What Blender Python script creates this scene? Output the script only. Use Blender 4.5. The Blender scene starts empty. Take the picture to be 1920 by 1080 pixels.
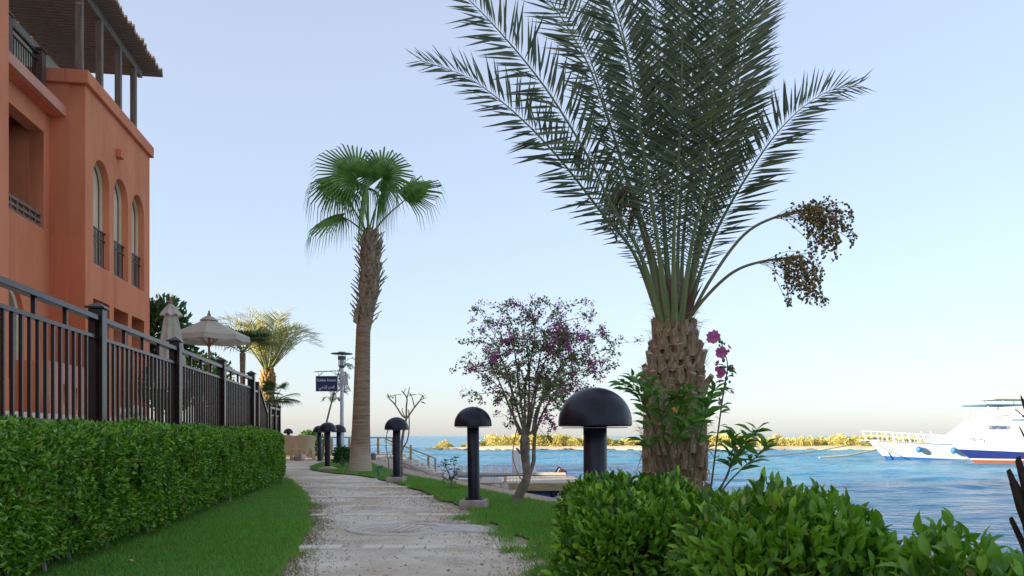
import bpy, bmesh, math, random
import numpy as np
from mathutils import Vector, Matrix, Euler

# ------------------------------------------------------------------ camera, sky, sun, exposure
F = 1500.0            # focal length in photo pixels (1920 wide)
HZ = 817.0            # horizon row in the photo
CAMZ = 0.83           # camera height above the path
SEA_Z = -1.67
R = random.Random(7)
NR = np.random.default_rng(11)
sc = bpy.context.scene
col = sc.collection

cam_d = bpy.data.cameras.new('camera')
cam = bpy.data.objects.new('camera', cam_d)
col.objects.link(cam)
cam_d.sensor_width = 36.0
cam_d.lens = F / 1920.0 * 36.0
cam_d.shift_y = (HZ - 540.0) / 1920.0
cam_d.clip_start = 0.05
cam_d.clip_end = 40000
cam.location = (0, 0, CAMZ)
cam.rotation_euler = (math.pi / 2, 0, 0)
cam_d.dof.use_dof = True
cam_d.dof.focus_distance = 8.5
cam_d.dof.aperture_fstop = 9.0
sc.camera = cam

SUN_EL = math.radians(11.0)
SUN_AZ = math.atan2(-0.90, -0.44)        # towards the sun, measured from +Y to +X
world = bpy.data.worlds.new('World')
sc.world = world
world.use_nodes = True
wn = world.node_tree
wn.nodes.clear()
w_out = wn.nodes.new('ShaderNodeOutputWorld')
w_bg = wn.nodes.new('ShaderNodeBackground')
w_sky = wn.nodes.new('ShaderNodeTexSky')
w_sky.sky_type = 'NISHITA'
w_sky.sun_disc = False
w_sky.sun_elevation = SUN_EL
w_sky.sun_rotation = SUN_AZ
w_sky.altitude = 0.0
w_sky.air_density = 1.0
w_sky.dust_density = 1.0
w_sky.ozone_density = 4
w_hsv = wn.nodes.new('ShaderNodeHueSaturation')
w_hsv.inputs['Saturation'].default_value = 0.98
w_hsv.inputs['Hue'].default_value = .501
w_hsv.inputs['Value'].default_value = 0.96
w_gam = wn.nodes.new('ShaderNodeGamma')          # hazy, evenly bright evening sky
w_gam.inputs['Gamma'].default_value = .70
wn.links.new(w_sky.outputs[0], w_gam.inputs['Color'])
wn.links.new(w_gam.outputs[0], w_hsv.inputs['Color'])
w_veil = wn.nodes.new('ShaderNodeMixRGB')          # thin even veil of haze over the whole sky
w_veil.inputs[0].default_value = .36
w_veil.inputs[2].default_value = (1.80, 1.76, 1.76, 1)
wn.links.new(w_hsv.outputs[0], w_veil.inputs[1])
w_tint = wn.nodes.new('ShaderNodeMixRGB')
w_tint.blend_type = 'MULTIPLY'
w_tint.inputs[0].default_value = 1.0
w_tint.inputs[2].default_value = (0.985, 0.958, 0.975, 1)
wn.links.new(w_veil.outputs[0], w_tint.inputs[1])
wn.links.new(w_tint.outputs[0], w_bg.inputs[0])
w_bg.inputs[1].default_value = 0.15
wn.links.new(w_bg.outputs[0], w_out.inputs[0])

sun_d = bpy.data.lights.new('sun', 'SUN')
sun = bpy.data.objects.new('sun', sun_d)
col.objects.link(sun)
sun_d.energy = 3.4
sun_d.angle = math.radians(0.53)
sun_d.color = (1.0, 0.85, 0.60)
to_sun = Vector((math.sin(SUN_AZ) * math.cos(SUN_EL), math.cos(SUN_AZ) * math.cos(SUN_EL), math.sin(SUN_EL)))
sun.rotation_euler = to_sun.to_track_quat('Z', 'Y').to_euler()
sun.location = (-30, -20, 30)

sc.view_settings.view_transform = 'Standard'
sc.view_settings.look = 'None'
sc.view_settings.gamma = 1.0
sc.view_settings.use_curve_mapping = False
sc.view_settings.exposure = 1.86
sc.render.engine = 'CYCLES'
sc.cycles.use_denoising = True
sc.cycles.max_bounces = 6
sc.cycles.diffuse_bounces = 3
sc.cycles.glossy_bounces = 3
sc.cycles.transmission_bounces = 4
sc.cycles.transparent_max_bounces = 6
sc.cycles.caustics_reflective = False
sc.cycles.caustics_refractive = False

# ------------------------------------------------------------------ helpers
def at(px, py, Y):
    return Vector(((px - 960.0) / F * Y, Y, CAMZ + (HZ - py) / F * Y))

def gx(px, Y):
    return (px - 960.0) / F * Y

ORG = {}

def org(o):
    return ORG.get(o.name, Vector((0, 0, 0))) if o is not None else Vector((0, 0, 0))

def tag(o, label=None, cat=None, group=None, kind=None):
    if label: o['label'] = label
    if cat: o['category'] = cat
    if group: o['group'] = group
    if kind: o['kind'] = kind
    return o

def thing(name, label, cat, loc=(0, 0, 0), rotz=0.0, group=None, local=False):
    o = bpy.data.objects.new(name, None)
    col.objects.link(o)
    o.empty_display_size = 0.2
    o.location = loc
    o.rotation_euler = (0, 0, rotz)
    tag(o, label, cat, group)
    ORG[o.name] = Vector((0, 0, 0)) if (local or rotz) else Vector(loc)
    return o

def link(name, me, m=None, parent=None):
    o = bpy.data.objects.new(name, me)
    col.objects.link(o)
    if m is not None and not me.materials:
        me.materials.append(m)
    if parent is not None:
        o.parent = parent
        ORG[o.name] = org(parent)
    return o

def np_mesh(name, V, Fc, smooth=False):
    V = np.ascontiguousarray(V, dtype=np.float32)
    Fc = np.ascontiguousarray(Fc, dtype=np.int32)
    k = Fc.shape[1]
    me = bpy.data.meshes.new(name)
    me.vertices.add(len(V))
    me.vertices.foreach_set('co', V.ravel())
    me.loops.add(Fc.size)
    me.loops.foreach_set('vertex_index', Fc.ravel())
    me.polygons.add(len(Fc))
    me.polygons.foreach_set('loop_start', np.arange(0, Fc.size, k, dtype=np.int32))
    me.update(calc_edges=True)
    if smooth:
        me.polygons.foreach_set('use_smooth', np.ones(len(Fc), dtype=bool))
    me.validate()
    return me

def nrm(a):
    return a / np.maximum(np.linalg.norm(a, axis=-1, keepdims=True), 1e-9)

def frames(D, N):
    y = nrm(D)
    z = nrm(N - np.sum(N * y, axis=1, keepdims=True) * y)
    x = np.cross(y, z)
    return x, y, z

def bulk(name, T, Fc, P, X, Y, Z, m, parent=None, smooth=False, kind=None):
    """many copies of the small template (T, Fc) as one mesh"""
    T = np.asarray(T, float); Fc = np.asarray(Fc, int)
    V = (P[:, None, :] + T[None, :, 0:1] * X[:, None, :] + T[None, :, 1:2] * Y[:, None, :] + T[None, :, 2:3] * Z[:, None, :])
    n, k = len(P), len(T)
    FF = (Fc[None, :, :] + (np.arange(n) * k)[:, None, None]).reshape(-1, Fc.shape[1])
    V = V.reshape(-1, 3)
    if parent is not None:
        V = V - np.array(org(parent))
    o = link(name, np_mesh(name, V, FF, smooth), m, parent)
    if kind: o['kind'] = kind
    return o

_tab = np.random.default_rng(3).random(65536)
def vnoise(p, s=1.0, seed=0):
    p = np.asarray(p, float) * s + seed * 17.31
    i = np.floor(p).astype(np.int64); f = p - i
    f = f * f * (3 - 2 * f)
    out = 0
    for dx in (0, 1):
        for dy in (0, 1):
            for dz in (0, 1):
                h = ((i[:, 0] + dx) * 73856093 ^ (i[:, 1] + dy) * 19349663 ^ (i[:, 2] + dz) * 83492791) & 65535
                w = (f[:, 0] if dx else 1 - f[:, 0]) * (f[:, 1] if dy else 1 - f[:, 1]) * (f[:, 2] if dz else 1 - f[:, 2])
                out = out + w * _tab[h]
    return out

LEAF_T = [(0, 0, 0), (-.5, .45, .10), (0, 1, -.06), (.5, .45, .10), (0, .5, 0)]
LEAF_F = [(0, 4, 1), (1, 4, 2), (4, 3, 2), (0, 3, 4)]
LEAF6_T = [(0, 0, 0), (-.36, .25, .05), (-.5, .52, .08), (-.28, .8, .0), (0, 1, -.14), (.28, .8, .0), (.5, .52, .08), (.36, .25, .05), (0, .27, 0), (0, .55, .0), (0, .8, -.05)]
LEAF6_F = [(0, 8, 1), (1, 8, 9), (1, 9, 2), (2, 9, 10), (2, 10, 3), (3, 10, 4), (0, 7, 8), (8, 7, 9), (7, 6, 9), (9, 6, 10), (6, 5, 10), (10, 5, 4)]
BLADE_T = [(-.5, 0, 0), (.5, 0, 0), (.0, 1, .25)]
BLADE_F = [(0, 1, 2)]
OVAL_T, OVAL_F = [], []
for _k, (_z, _r) in enumerate([(-.5, 0.0), (-.28, .42), (.1, .5), (.36, .32), (.5, 0.0)]):
    for _j in range(6):
        _a = _j / 6 * math.tau
        OVAL_T.append((_r * math.cos(_a), _z, _r * math.sin(_a)))
for _k in range(4):
    for _j in range(6):
        OVAL_F.append((_k * 6 + _j, _k * 6 + (_j + 1) % 6, (_k + 1) * 6 + (_j + 1) % 6, (_k + 1) * 6 + _j))

class MB:
    def __init__(s):
        s.v = []; s.f = []
    def add(s, vs, fs):
        b = len(s.v)
        s.v += [Vector(p) for p in vs]
        s.f += [tuple(b + i for i in f) for f in fs]
        return s
    def box2(s, lo, hi):
        x0, y0, z0 = lo; x1, y1, z1 = hi
        return s.add([(x0, y0, z0), (x1, y0, z0), (x1, y1, z0), (x0, y1, z0), (x0, y0, z1), (x1, y0, z1), (x1, y1, z1), (x0, y1, z1)],
                     [(0, 3, 2, 1), (4, 5, 6, 7), (0, 1, 5, 4), (1, 2, 6, 5), (2, 3, 7, 6), (3, 0, 4, 7)])
    def box(s, c, d, M=None):
        b = len(s.v)
        s.box2((-d[0] / 2, -d[1] / 2, -d[2] / 2), (d[0] / 2, d[1] / 2, d[2] / 2))
        c = Vector(c)
        for i in range(b, len(s.v)):
            s.v[i] = (M @ s.v[i] if M else s.v[i]) + c
        return s
    def bar(s, p0, p1, w, h, up=(0, 0, 1)):
        p0 = Vector(p0); p1 = Vector(p1); d = (p1 - p0)
        y = d.normalized(); x = y.cross(Vector(up)).normalized(); z = x.cross(y)
        vs = []
        for p in (p0, p1):
            for a, b in ((-1, -1), (1, -1), (1, 1), (-1, 1)):
                vs.append(p + x * a * w / 2 + z * b * h / 2)
        return s.add(vs, [(0, 1, 2, 3), (7, 6, 5, 4), (0, 4, 5, 1), (1, 5, 6, 2), (2, 6, 7, 3), (3, 7, 4, 0)])
    def tube(s, pts, rad, n=8, cap=True):
        pts = [Vector(p) for p in pts]; m = len(pts)
        if not hasattr(rad, '__len__'): rad = [rad] * m
        b = len(s.v); prev = None
        for i, p in enumerate(pts):
            t = (pts[min(i + 1, m - 1)] - pts[max(i - 1, 0)]).normalized()
            if prev is None:
                a = Vector((0, 0, 1)) if abs(t.z) < .9 else Vector((1, 0, 0))
                x = t.cross(a).normalized()
            else:
                x = (prev - t * prev.dot(t)).normalized()
            prev = x; y = t.cross(x)
            for j in range(n):
                an = j / n * math.tau
                s.v.append(p + (x * math.cos(an) + y * math.sin(an)) * rad[i])
        for i in range(m - 1):
            for j in range(n):
                s.f.append((b + i * n + j, b + i * n + (j + 1) % n, b + (i + 1) * n + (j + 1) % n, b + (i + 1) * n + j))
        if cap:
            s.f.append(tuple(b + j for j in range(n - 1, -1, -1)))
            s.f.append(tuple(b + (m - 1) * n + j for j in range(n)))
        return s
    def lathe(s, prof, c=(0, 0, 0), n=24, close=True):
        b = len(s.v); c = Vector(c); m = len(prof)
        for r, z in prof:
            for j in range(n):
                a = j / n * math.tau
                s.v.append(c + Vector((r * math.cos(a), r * math.sin(a), z)))
        for i in range(m - 1):
            for j in range(n):
                s.f.append((b + i * n + j, b + i * n + (j + 1) % n, b + (i + 1) * n + (j + 1) % n, b + (i + 1) * n + j))
        if close:
            s.f.append(tuple(b + j for j in range(n - 1, -1, -1)))
            s.f.append(tuple(b + (m - 1) * n + j for j in range(n)))
        return s
    def prism(s, poly, z0, z1):
        n = len(poly)
        vs = [(p[0], p[1], z0) for p in poly] + [(p[0], p[1], z1) for p in poly]
        fs = [tuple(range(n - 1, -1, -1)), tuple(range(n, 2 * n))] + [(i, (i + 1) % n, n + (i + 1) % n, n + i) for i in range(n)]
        return s.add(vs, fs)
    def ball(s, c, r, n=12, m=8):
        c = Vector(c)
        if not hasattr(r, '__len__'): r = (r, r, r)
        b = len(s.v)
        for i in range(m + 1):
            ph = math.pi * i / m
            rr = max(math.sin(ph), 0.01)
            for j in range(n):
                a = j / n * math.tau
                s.v.append(c + Vector((r[0] * rr * math.cos(a), r[1] * rr * math.sin(a), -r[2] * math.cos(ph))))
        for i in range(m):
            for j in range(n):
                s.f.append((b + i * n + j, b + i * n + (j + 1) % n, b + (i + 1) * n + (j + 1) % n, b + (i + 1) * n + j))
        return s
    def mesh(s, name, o=Vector((0, 0, 0)), smooth=False):
        me = bpy.data.meshes.new(name)
        me.from_pydata([tuple(p - o) for p in s.v], [], s.f)
        me.update()
        if smooth:
            me.polygons.foreach_set('use_smooth', np.ones(len(me.polygons), dtype=bool))
        return me
    def build(s, name, m, parent=None, smooth=False, bevel=0.0, seg=2):
        o = link(name, s.mesh(name, org(parent), smooth), m, parent)
        if bevel:
            md = o.modifiers.new('bevel', 'BEVEL'); md.width = bevel; md.segments = seg; md.limit_method = 'ANGLE'
        if smooth:
            bm = bmesh.new(); bm.from_mesh(o.data)
            for e in bm.edges:
                if len(e.link_faces) == 2 and e.calc_face_angle(0) > math.radians(42): e.smooth = False
            bm.to_mesh(o.data); bm.free()
        return o

def spline(pts, n):
    pts = [Vector(p) for p in pts]
    P = [pts[0] * 2 - pts[1]] + pts + [pts[-1] * 2 - pts[-2]]
    m = len(pts) - 1
    out = []
    for i in range(n + 1):
        t = i / n * m
        k = min(int(t), m - 1); u = t - k
        a, b, c, d = P[k], P[k + 1], P[k + 2], P[k + 3]
        out.append(0.5 * ((2 * b) + (c - a) * u + (2 * a - 5 * b + 4 * c - d) * u * u + (3 * b - 3 * c + d - a) * u ** 3))
    return out

def curve_panel(name, outline, holes, thick, m, parent=None):
    """flat panel in local (x, z) with openings, thick along +y from y=0"""
    cu = bpy.data.curves.new(name, 'CURVE')
    cu.dimensions = '2D'; cu.fill_mode = 'BOTH'; cu.extrude = thick / 2
    for poly in [outline] + holes:
        sp = cu.splines.new('POLY'); sp.points.add(len(poly) - 1)
        for i, p in enumerate(poly): sp.points[i].co = (p[0], p[1], 0, 1)
        sp.use_cyclic_u = True
    tmp = bpy.data.objects.new('tmp', cu); col.objects.link(tmp)
    dg = bpy.context.evaluated_depsgraph_get()
    me = bpy.data.meshes.new_from_object(tmp.evaluated_get(dg))
    bpy.data.objects.remove(tmp); bpy.data.curves.remove(cu)
    me.name = name
    me.materials.clear()
    for v in me.vertices:
        x, z, y = v.co
        v.co = (x, thick / 2 - y, z)
    me.update()
    return me

def text_mesh(txt, size, depth, name='lettering'):
    cu = bpy.data.curves.new(name, 'FONT')
    cu.body = txt; cu.size = size; cu.extrude = depth; cu.align_x = 'CENTER'; cu.align_y = 'CENTER'
    cu.offset = size * 0.012
    tmp = bpy.data.objects.new('tmp', cu); col.objects.link(tmp)
    dg = bpy.context.evaluated_depsgraph_get()
    me = bpy.data.meshes.new_from_object(tmp.evaluated_get(dg))
    bpy.data.objects.remove(tmp); bpy.data.curves.remove(cu)
    me.materials.clear()
    return me

def dup(root, loc=None, rotz=None, scale=None):
    def cp(o, parent):
        c = o.copy(); col.objects.link(c); c.parent = parent
        if 'label' in c and parent is None: del c['label']
        for ch in o.children: cp(ch, c)
        return c
    r = cp(root, None)
    if loc is not None: r.location = loc
    if rotz is not None: r.rotation_euler.z = rotz
    if scale is not None: r.scale = scale if hasattr(scale, '__len__') else (scale,) * 3
    return r

# ------------------------------------------------------------------ materials
def mat(name, c1, c2=None, scale=4.0, rough=0.7, bump=0.0, bscale=None, bdist=0.02, metal=0.0, spec=0.5, stretch=(1, 1, 1), detail=5.0,
        island=False, transl=0.0, c3=None, coat=0.0, lo=0.35, hi=0.65, dry=None, patch=None, streak=None):
    m = bpy.data.materials.new(name); m.use_nodes = True
    nt = m.node_tree; N = nt.nodes; Lk = nt.links
    b = N['Principled BSDF']
    b.inputs['Roughness'].default_value = rough
    b.inputs['Metallic'].default_value = metal
    b.inputs['Specular IOR Level'].default_value = spec
    b.inputs['Coat Weight'].default_value = coat
    b.inputs['Base Color'].default_value = (*c1, 1)
    tc = N.new('ShaderNodeTexCoord'); mp = N.new('ShaderNodeMapping')
    mp.inputs['Scale'].default_value = stretch
    Lk.new(tc.outputs['Object'], mp.inputs[0])
    colsock = None
    if c2 is not None:
        rp = N.new('ShaderNodeValToRGB')
        rp.color_ramp.elements[0].position = lo if not island else 0.0
        rp.color_ramp.elements[1].position = hi if not island else 1.0
        rp.color_ramp.elements[0].color = (*c1, 1); rp.color_ramp.elements[1].color = (*c2, 1)
        if c3 is not None:
            e = rp.color_ramp.elements.new(0.5); e.color = (*c3, 1)
        if dry is not None:
            rp.color_ramp.elements[-1].position = .955
            e = rp.color_ramp.elements.new(.975); e.color = (*dry, 1)
        if island:
            g = N.new('ShaderNodeNewGeometry')
            Lk.new(g.outputs['Random Per Island'], rp.inputs[0])
        else:
            no = N.new('ShaderNodeTexNoise'); no.inputs['Scale'].default_value = scale; no.inputs['Detail'].default_value = detail
            Lk.new(mp.outputs[0], no.inputs['Vector']); Lk.new(no.outputs['Fac'], rp.inputs[0])
        colsock = rp.outputs[0]
        for (pc_, ps_, st_, plo, phi) in ([patch] if patch else []) + ([streak] if streak else []):
            m3 = N.new('ShaderNodeMapping'); m3.inputs['Scale'].default_value = st_
            n3 = N.new('ShaderNodeTexNoise'); n3.inputs['Scale'].default_value = ps_; n3.inputs['Detail'].default_value = 6; n3.inputs['Roughness'].default_value = .62
            r3 = N.new('ShaderNodeValToRGB'); r3.color_ramp.elements[0].position = plo; r3.color_ramp.elements[1].position = phi
            r3.color_ramp.elements[0].color = (1, 1, 1, 1); r3.color_ramp.elements[1].color = (*pc_, 1)
            x3 = N.new('ShaderNodeMixRGB'); x3.blend_type = 'MULTIPLY'; x3.inputs[0].default_value = 1
            Lk.new(tc.outputs['Object'], m3.inputs[0]); Lk.new(m3.outputs[0], n3.inputs['Vector']); Lk.new(n3.outputs['Fac'], r3.inputs[0])
            Lk.new(colsock, x3.inputs[1]); Lk.new(r3.outputs[0], x3.inputs[2]); colsock = x3.outputs[0]
        Lk.new(colsock, b.inputs['Base Color'])
    if bump:
        n2 = N.new('ShaderNodeTexNoise'); n2.inputs['Scale'].default_value = bscale or scale * 4; n2.inputs['Detail'].default_value = 6
        bp = N.new('ShaderNodeBump'); bp.inputs['Strength'].default_value = bump; bp.inputs['Distance'].default_value = bdist
        Lk.new(mp.outputs[0], n2.inputs['Vector']); Lk.new(n2.outputs['Fac'], bp.inputs['Height']); Lk.new(bp.outputs[0], b.inputs['Normal'])
    if transl:
        t = N.new('ShaderNodeBsdfTranslucent'); mx = N.new('ShaderNodeMixShader')
        mx.inputs[0].default_value = transl
        if colsock: Lk.new(colsock, t.inputs[0])
        else: t.inputs[0].default_value = (*c1, 1)
        out = N['Material Output']
        Lk.new(b.outputs[0], mx.inputs[1]); Lk.new(t.outputs[0], mx.inputs[2]); Lk.new(mx.outputs[0], out.inputs[0])
    return m

M = {}
M['terracotta'] = mat('terracotta', (0.72, 0.225, 0.105), (0.80, 0.270, 0.130), scale=1.3, rough=0.9, bump=0.35, bscale=45, bdist=0.006, stretch=(1, 1, .35), spec=.2, patch=((.80, .76, .74), .55, (1, 1, .6), .50, .72), streak=((.80, .77, .75), 1.6, (1, 1, .09), .54, .74))
M['terracotta_light'] = mat('terracotta_light', (0.66, 0.30, 0.20), (0.72, 0.34, 0.23), scale=1.3, rough=0.9, bump=0.3, bscale=45, bdist=0.006, spec=.2)
M['cream'] = mat('cream', (0.66, 0.54, 0.36), (0.76, 0.64, 0.46), scale=2, rough=0.85, bump=.2, bscale=40, bdist=.004)
M['sand_render'] = mat('sand_render', (0.70, 0.55, 0.34), (0.78, 0.63, 0.42), scale=2, rough=0.85, bump=.2, bscale=40, bdist=.004)
M['pergola_wood'] = mat('pergola_wood', (0.15, 0.095, 0.06), (0.27, 0.18, 0.11), scale=3, rough=.8, bump=.4, bscale=20, stretch=(6, .6, 6))
M['post_wood'] = mat('post_wood', (0.17, 0.12, 0.085), (0.28, 0.20, 0.14), scale=3, rough=.8, bump=.4, bscale=20, stretch=(6, 6, .6))
M['dark_wood'] = mat('dark_wood', (0.07, 0.035, 0.024), (0.12, 0.06, 0.04), scale=4, rough=.6, bump=.3, bscale=18, stretch=(5, 5, .6))
M['iron'] = mat('iron', (0.018, 0.016, 0.018), rough=.45, metal=.3)
M['fence_paint'] = mat('fence_paint', (0.018, 0.009, 0.008), (0.028, 0.014, 0.012), scale=14, rough=.24, bump=.12, bscale=60, bdist=.002, spec=.30)
M['glass_dark'] = mat('glass_dark', (0.018, 0.016, 0.014), rough=.08, spec=.6)
M['brown_door'] = mat('brown_door', (0.085, 0.048, 0.026), (0.12, 0.07, 0.04), scale=3, rough=.6)
M['concrete'] = mat('concrete', (0.52, 0.47, 0.40), (0.66, 0.61, 0.53), scale=6, rough=.9, bump=.5, bscale=40, bdist=.01)
M['block_concrete'] = mat('block_concrete', (0.32, 0.26, 0.21), (0.46, 0.40, 0.33), scale=9, rough=.95, bump=.6, bscale=50, bdist=.01)
M['paver'] = mat('paver', (0.72, 0.61, 0.49), (0.86, 0.77, 0.65), scale=7, rough=.9, bump=.4, bscale=60, bdist=.006)
M['lamp_black'] = mat('lamp_black', (0.007, 0.008, 0.017), (0.030, 0.032, 0.042), scale=5, lo=.48, hi=.85, rough=.34, bump=.05, bscale=70, bdist=.002, spec=.32)
M['lamp_under'] = mat('lamp_under', (0.20, 0.20, 0.21), rough=.5)
M['bark_fan'] = mat('bark_fan', (0.26, 0.165, 0.095), (0.40, 0.27, 0.165), scale=3.0, rough=.95, bump=.8, bscale=7, bdist=.03, stretch=(1, 1, 9))
M['bark_fan_base'] = mat('bark_fan_base', (0.38, 0.28, 0.20), (0.54, 0.43, 0.32), scale=7, rough=.95, bump=.8, bscale=22, bdist=.02, stretch=(1, 1, 2.5))
M['boot'] = mat('boot', (0.20, 0.125, 0.07), (0.56, 0.40, 0.25), c3=(0.36, 0.24, 0.14), scale=9, rough=.95, bump=.7, bscale=16, bdist=.02, stretch=(6, 1, 6))
M['boot_fan'] = mat('boot_fan', (0.22, 0.145, 0.085), (0.50, 0.36, 0.23), scale=10, rough=.95, bump=.6, bscale=20, bdist=.02, stretch=(5, 1, 5))
M['fibre'] = mat('fibre', (0.18, 0.11, 0.06), (0.42, 0.28, 0.17), scale=14, rough=1.0, bump=1.0, bscale=30, bdist=.03, stretch=(2, 2, .6))
M['date_leaf'] = mat('date_leaf', (0.075, 0.100, 0.040), (0.205, 0.225, 0.105), c3=(0.125, 0.150, 0.064), island=True, rough=.42, transl=.10, spec=.5)
M['date_rachis'] = mat('date_rachis', (0.15, 0.19, 0.07), (0.22, 0.26, 0.10), scale=3, rough=.5)
M['date_stalk'] = mat('date_stalk', (0.16, 0.15, 0.062), (0.22, 0.18, 0.08), scale=5, rough=.5)
M['date_fruit'] = mat('date_fruit', (0.10, 0.13, 0.030), (0.30, 0.16, 0.04), c3=(0.16, 0.15, 0.035), island=True, rough=.5)
M['strand'] = mat('strand', (0.30, 0.15, 0.045), rough=.6)
M['sheath'] = mat('sheath', (0.13, 0.055, 0.035), (0.2, 0.09, 0.055), scale=5, rough=.7)
M['fan_leaf'] = mat('fan_leaf', (0.080, 0.180, 0.026), (0.200, 0.360, 0.060), scale=5, rough=.5, transl=.22)
M['fan_petiole'] = mat('fan_petiole', (0.18, 0.25, 0.07), rough=.5)
M['sunlit_leaf'] = mat('sunlit_leaf', (0.30, 0.32, 0.07), (0.55, 0.50, 0.16), c3=(.42, .42, .11), island=True, rough=.6, transl=.2)  # warm sunlight on the fronds put into the leaf colour
M['sunlit_boot'] = mat('sunlit_boot', (0.30, 0.18, 0.06), (0.42, 0.27, 0.10), scale=9, rough=.9, bump=.6, bscale=16)  # trunk colour with the golden sunlight put in
M['dark_leaf'] = mat('dark_leaf', (0.030, 0.085, 0.016), (0.075, 0.175, 0.036), island=True, rough=.45, transl=.15)
M['hedge_leaf'] = mat('hedge_leaf', (0.034, 0.120, 0.006), (0.340, 0.600, 0.040), c3=(0.110, 0.295, 0.013), island=True, dry=(.42, .36, .09), rough=.34, transl=.25, spec=.5)
M['shrub_leaf'] = mat('shrub_leaf', (0.038, 0.130, 0.007), (0.360, 0.640, 0.044), c3=(0.120, 0.310, 0.015), island=True, dry=(.40, .40, .08), rough=.40, transl=.30, spec=.5)
M['hib_leaf'] = mat('hib_leaf', (0.060, 0.180, 0.020), (0.190, 0.390, 0.040), c3=(.105, .270, .028), island=True, rough=.40, transl=.25, spec=.5)
M['boug_leaf'] = mat('boug_leaf', (0.095, 0.160, 0.034), (0.230, 0.320, 0.080), island=True, rough=.5, transl=.2)
M['magenta'] = mat('magenta', (0.52, 0.06, 0.34), (0.74, 0.14, 0.52), island=True, rough=.6, transl=.35)
M['pink'] = mat('pink', (0.52, 0.09, 0.27), (0.66, 0.18, 0.38), scale=30, rough=.6, transl=.3)
M['twig'] = mat('twig', (0.17, 0.125, 0.09), (0.32, 0.25, 0.19), scale=14, rough=.9, bump=.5, bscale=40, bdist=.008)
M['stem_green'] = mat('stem_green', (0.10, 0.12, 0.05), (0.16, 0.12, 0.07), scale=6, rough=.7)
M['inner_twig'] = mat('inner_twig', (0.030, 0.034, 0.014), (0.05, 0.05, 0.024), scale=20, rough=1.0, spec=0.1)  # twig colour darkened so gaps between leaves read as shade
M['hedge_stem'] = mat('hedge_stem', (0.24, 0.21, 0.18), (0.36, 0.33, 0.29), scale=20, rough=.9)
M['grass'] = mat('grass', (0.085, 0.270, 0.028), (0.270, 0.530, 0.058), c3=(.155, .395, .040), island=True, dry=(.50, .44, .16), patch=((1.0, .80, .62), 1.1, (1, 1, 1), .48, .70), rough=.6, transl=.3)
M['dry_grass'] = mat('dry_grass', (0.25, 0.21, 0.075), (0.16, 0.20, 0.05), island=True, rough=.8, transl=.2)
M['lawn'] = mat('lawn', (0.060, 0.145, 0.024), (0.105, 0.215, 0.036), scale=9, rough=.95, bump=1, bscale=70, bdist=.02, detail=8)
M['gravel_ground'] = mat('gravel_ground', (0.36, 0.27, 0.19), (0.56, 0.45, 0.34), scale=16, rough=.95, bump=1, bscale=60, bdist=.02, detail=8)
M['stone'] = mat('stone', (0.34, 0.27, 0.21), (0.58, 0.50, 0.41), scale=5, rough=.95, bump=.7, bscale=20)
M['pebble'] = mat('pebble', (0.30, 0.24, 0.18), (0.70, 0.61, 0.51), c3=(.48, .40, .31), island=True, rough=.9)
M['white_stone'] = mat('white_stone', (0.55, 0.48, 0.38), (0.75, 0.70, 0.6), scale=4, rough=.9, bump=.5, bscale=14)
M['terrace_tile'] = mat('terrace_tile', (0.42, 0.33, 0.22), (0.52, 0.42, 0.30), scale=3, rough=.8)
M['ledge_brick'] = mat('ledge_brick', (0.42, 0.26, 0.11), (0.55, 0.38, 0.2), scale=5, rough=.9, bump=.4, bscale=20)
M['canvas'] = mat('canvas', (0.60, 0.52, 0.40), (0.70, 0.62, 0.50), scale=5, rough=.9, bump=.3, bscale=80, bdist=.003, transl=.25)
M['pole_wood'] = mat('pole_wood', (0.34, 0.17, 0.10), (0.42, 0.22, 0.13), scale=6, rough=.6, stretch=(6, 6, .6))
M['rail_wood'] = mat('rail_wood', (0.36, 0.20, 0.07), (0.50, 0.30, 0.12), scale=6, rough=.7, bump=.3, bscale=30, stretch=(1, 1, 1))
M['rope'] = mat('rope', (0.60, 0.50, 0.28), rough=.9)
M['deck_board'] = mat('deck_board', (0.36, 0.31, 0.25), (0.52, 0.47, 0.40), scale=4, rough=.9, bump=.3, bscale=20, stretch=(6, .6, 6))
M['fascia'] = mat('fascia', (0.36, 0.22, 0.09), (0.52, 0.34, 0.16), scale=3, rough=.8, bump=.4, bscale=18, stretch=(.8, 6, 6))
M['blue_drum'] = mat('blue_drum', (0.02, 0.13, 0.48), rough=.4)
M['galv'] = mat('galv', (0.50, 0.51, 0.53), (0.60, 0.61, 0.63), scale=8, rough=.45, metal=.3)
M['lamp_grey'] = mat('lamp_grey', (0.13, 0.14, 0.15), rough=.5, metal=.3)
M['sign_blue'] = mat('sign_blue', (0.016, 0.030, 0.095), (0.022, 0.038, 0.115), scale=4, rough=.45)
M['white_paint'] = mat('white_paint', (0.78, 0.79, 0.80), (0.84, 0.85, 0.86), scale=2, rough=.4)
M['hull_white'] = mat('hull_white', (0.62, 0.63, 0.64), (0.70, 0.70, 0.70), scale=.6, rough=.35, spec=.4)
M['navy'] = mat('navy', (0.018, 0.035, 0.19), rough=.35)
M['antifoul'] = mat('antifoul', (0.30, 0.09, 0.025), rough=.7)
M['blue_paint'] = mat('blue_paint', (0.03, 0.15, 0.50), rough=.5)
M['blue_canvas'] = mat('blue_canvas', (0.045, 0.15, 0.26), rough=.8)
M['letter_blue'] = mat('letter_blue', (0.06, 0.12, 0.28), rough=.5)
M['letter_white'] = mat('letter_white', (0.85, 0.85, 0.85), rough=.5)
M['beige_gel'] = mat('beige_gel', (0.50, 0.44, 0.36), (0.58, 0.52, 0.44), scale=2, rough=.4)
M['rattan'] = mat('rattan', (0.58, 0.43, 0.25), (0.68, 0.53, 0.33), scale=60, rough=.8, bump=.6, bscale=120, bdist=.006)
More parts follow.
